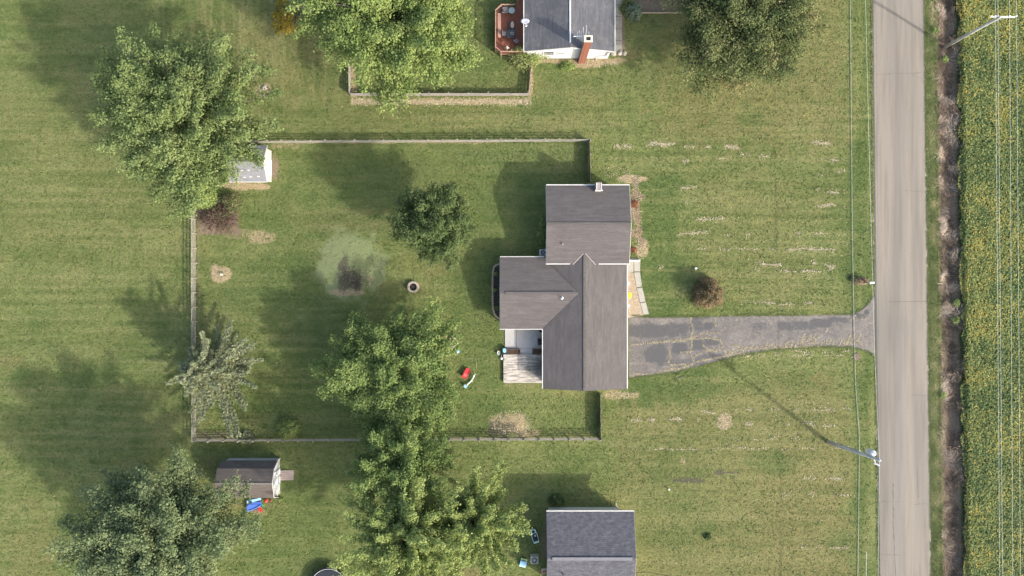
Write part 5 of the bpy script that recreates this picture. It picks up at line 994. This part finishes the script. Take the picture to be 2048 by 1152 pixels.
t = TH('ball', 'red ball in the grass beside the barn style shed', 'ball', 533.5, 1000.5, 0); PL(MB().lathe((0, 0, 0), [(.001, 0), (.12, .04), (.2, .14), (.22, .22), (.19, .32), (.11, .40), (.001, .44)], 14), 'skin', RED_, t, True)
t = TH('ball', 'smaller dark red ball right of the bright red one', 'ball', 542.5, 1000, 0); PL(MB().lathe((0, 0, 0), [(.001, 0), (.09, .04), (.13, .13), (.09, .22), (.001, .26)], 12), 'skin', simple('dark_red_plastic', (.28, .03, .04), .1, bump=0), t, True)
bush('dry straw weed heap beside the red bench', 508, 1019, .75, .3, bpy.data.materials['leaf_tan'], 380, .09, seed=40, squash=.5, twigs=30, cat='weeds', name='weed_clump')
bush('bright green grass tuft at the barn shed corner', 560, 998, .35, .3, MAP2, 160, .12, seed=41, squash=.5, cat='grass tuft', name='grass_tuft')
# trampoline
t = TH('trampoline', 'round trampoline with dark mat cut off by the bottom edge', 'trampoline', 657, 1174, 0, 0, .9)
PL(MB().lathe((0, 0, .88), [(1.95, 0), (1.95, .012), (0, .012)], 40), 'mat', simple('black_mesh_mat', (.022, .026, .035), .2, 5, .6, bump=0), t); PL(MB().lathe((0, 0, .88), [(1.97, -.02), (2.0, .02), (2.28, .03), (2.33, -.03)], 40), 'pad', simple('black_pad', (.012, .013, .016), .2, 5, .5, bump=0), t)
PL(MB().tube([(2.10*math.cos(a*math.pi/20), 2.10*math.sin(a*math.pi/20), .96) for a in range(41)], .028, 6), 'rim', simple('pale_rim_tube', (.50, .53, .52), .03, bump=0), t)
for k in range(6): a = k*math.pi/3+.5; PL(MB().tube([(2.25*math.cos(a), 2.25*math.sin(a), 0), (2.2*math.cos(a), 2.2*math.sin(a), .86)], .03, 6), 'leg', GALV, t)
# things on the red deck
zt = zD
t = TH('patio_table', 'small round pale glass table on the red deck', 'table', 1023.5, 21, zt, 0, zt+.6); PL(MB().cyl((0, 0, .6), .36, .03, 20), 'top', simple('pale_glass_top', (.36, .43, .43), .06, 3, .3, bump=0), t); PL(MB().tube([(0, 0, 0), (0, 0, .6)], .04, 8).cyl((0, 0, 0), .2, .03, 12), 'stand', GALV, t)
t = TH('grill', 'grey covered grill in the upper left corner of the red deck', 'grill', 1011, 18, zt, R_(5), zt+.7); PL(MB().box((0, 0, .4), (.8, .5, .8), 0, .85), 'cover', simple('grey_cover', (.13, .12, .125), .15, 4), t); PL(MB().bb(-.42, .42, -.34, -.27, .55, .6), 'shelf', GALV, t)
t = TH('fire_table', 'dark square patio table with a wreath on the red deck', 'table', 1022, 67, zt, R_(4), zt+.6); PL(MB().box((0, 0, .55), (1.05, .95, .05)), 'top', simple('dark_table', (.055, .062, .066), .15, 4, .5), t)
PL(MB().tube([(.12+.15*math.cos(a*.5236), .02+.15*math.sin(a*.5236), .62) for a in range(13)], .035, 5), 'wreath', simple('wreath_pale', (.42, .42, .36), .3, 12), t)
for a in (-.45, .45):
    for b in (-.4, .4): PL(MB().bb(a-.03, a+.03, b-.03, b+.03, 0, .53), 'leg', BLK, t)
def chair(t, c, cc, sz=.5):
    PL(MB().bb(-sz/2, sz/2, -sz/2, sz/2, .38, .44), 'seat', cc, t); PL(MB().bb(-sz/2, -sz/2+.05, -sz/2, sz/2, .44, .9), 'backrest', c, t)
    for a in (-1, 1):
        for b in (-1, 1): PL(MB().bb(a*sz*.42-.02, a*sz*.42+.02, b*sz*.42-.02, b*sz*.42+.02, 0, .38), 'leg', BLK, t)
GCH = simple('grey_chair_cloth', (.22, .20, .21), .1, 4); 
chair(TH('patio_chair', 'grey chair left of the wreath table on the red deck', 'chair', 1009, 67, zt, 0, zt+.5, 'chairs on the red deck'), GCH, GCH); chair(TH('patio_chair', 'grey chair turned diagonally below the wreath table on the red deck', 'chair', 1032.5, 81.5, zt, R_(50), zt+.5, 'chairs on the red deck'), GCH, GCH)
t = TH('lounge_chair', 'dark lounge chair with beige cushion above the wreath table', 'chair', 1024, 51, zt, R_(90), zt+.5, 'chairs on the red deck'); PL(MB().bb(-.5, .5, -.36, .36, .3, .36), 'frame', bpy.data.materials['dark_table'], t)
PL(MB().lathe((.12, -.05, .36), [(.24, 0), (.26, .06), (.22, .12), (0, .14)], 12, 1.6, .8), 'cushion', simple('beige_cushion', (.62, .44, .32), .08, 4), t, True)
for a in (-.42, .42):
    for b in (-.3, .3): PL(MB().bb(a-.03, a+.03, b-.03, b+.03, 0, .3), 'leg', BLK, t)
t = TH('umbrella', 'closed cream parasol in the lower corner of the red deck', 'umbrella', 1014, 94, zt, 0, zt+1); mb = MB(); st_ = [(.34 if k % 2 == 0 else .12) for k in range(8)]
mb.add([(0, 0, 1.35)]+[(st_[k]*math.cos(k*.785+1.57), st_[k]*math.sin(k*.785+1.57), .55+(.12 if k % 2 else 0)) for k in range(8)], [(0, k+1, (k+1) % 8+1) for k in range(8)]); PL(mb, 'canopy', simple('cream_cloth', (.60, .52, .40), .06, bump=0), t); PL(MB().tube([(0, 0, 0), (0, 0, 1.4)], .025, 6), 'pole', GALV, t)
t = TH('satellite_dish', 'grey oval satellite dish on the eave of the white house above the red deck', 'satellite dish', 1050, 43.5, 3.2, 0, 3.6)
PL(MB().lathe((0, .02, .42), [(.05, 0), (.3, .05), (.49, .14), (.50, .15), (.3, .075), (.05, .03)], 20, 1, .62), 'reflector', simple('dish_grey', (.42, .43, .50), .04, bump=0), t, True); PL(MB().tube([(0, -.05, -.2), (0, 0, .42)], .03, 6).tube([(0, 0, .3), (.08, -.5, .35)], .02, 5).tube([(0, 0, .3), (.28, -.45, .35)], .02, 5), 'arm', WHP, t); PL(MB().box((.14, -.5, .38), (.16, .09, .09)), 'receiver', WHP, t)
t = TH('tv_antenna', 'white television antenna on the roof beside the brick chimney', 'antenna', 1163, 72.5, 4.2, 0, 6.6); az_ = R_(2)
PL(MB().tube([(0, 0, -.1), (0, 0, 2.4)], .03, 6), 'mast', GALV, t); PL(MB().tube([(-.85, -.02, 2.4), (.85, .04, 2.4)], .04, 5), 'boom', WHP, t)
for k, (xx, a, b) in enumerate(((-.45, -.3, .45), (-.25, -.35, .6), (-.05, -.5, .5), (.2, -.7, 1.0), (.42, -.75, .3), (.55, -.7, 1.2), (.8, -.25, .5))): PL(MB().tube([(xx, a, 2.43), (xx, b, 2.43)], .014, 4), 'element', WHP, t)
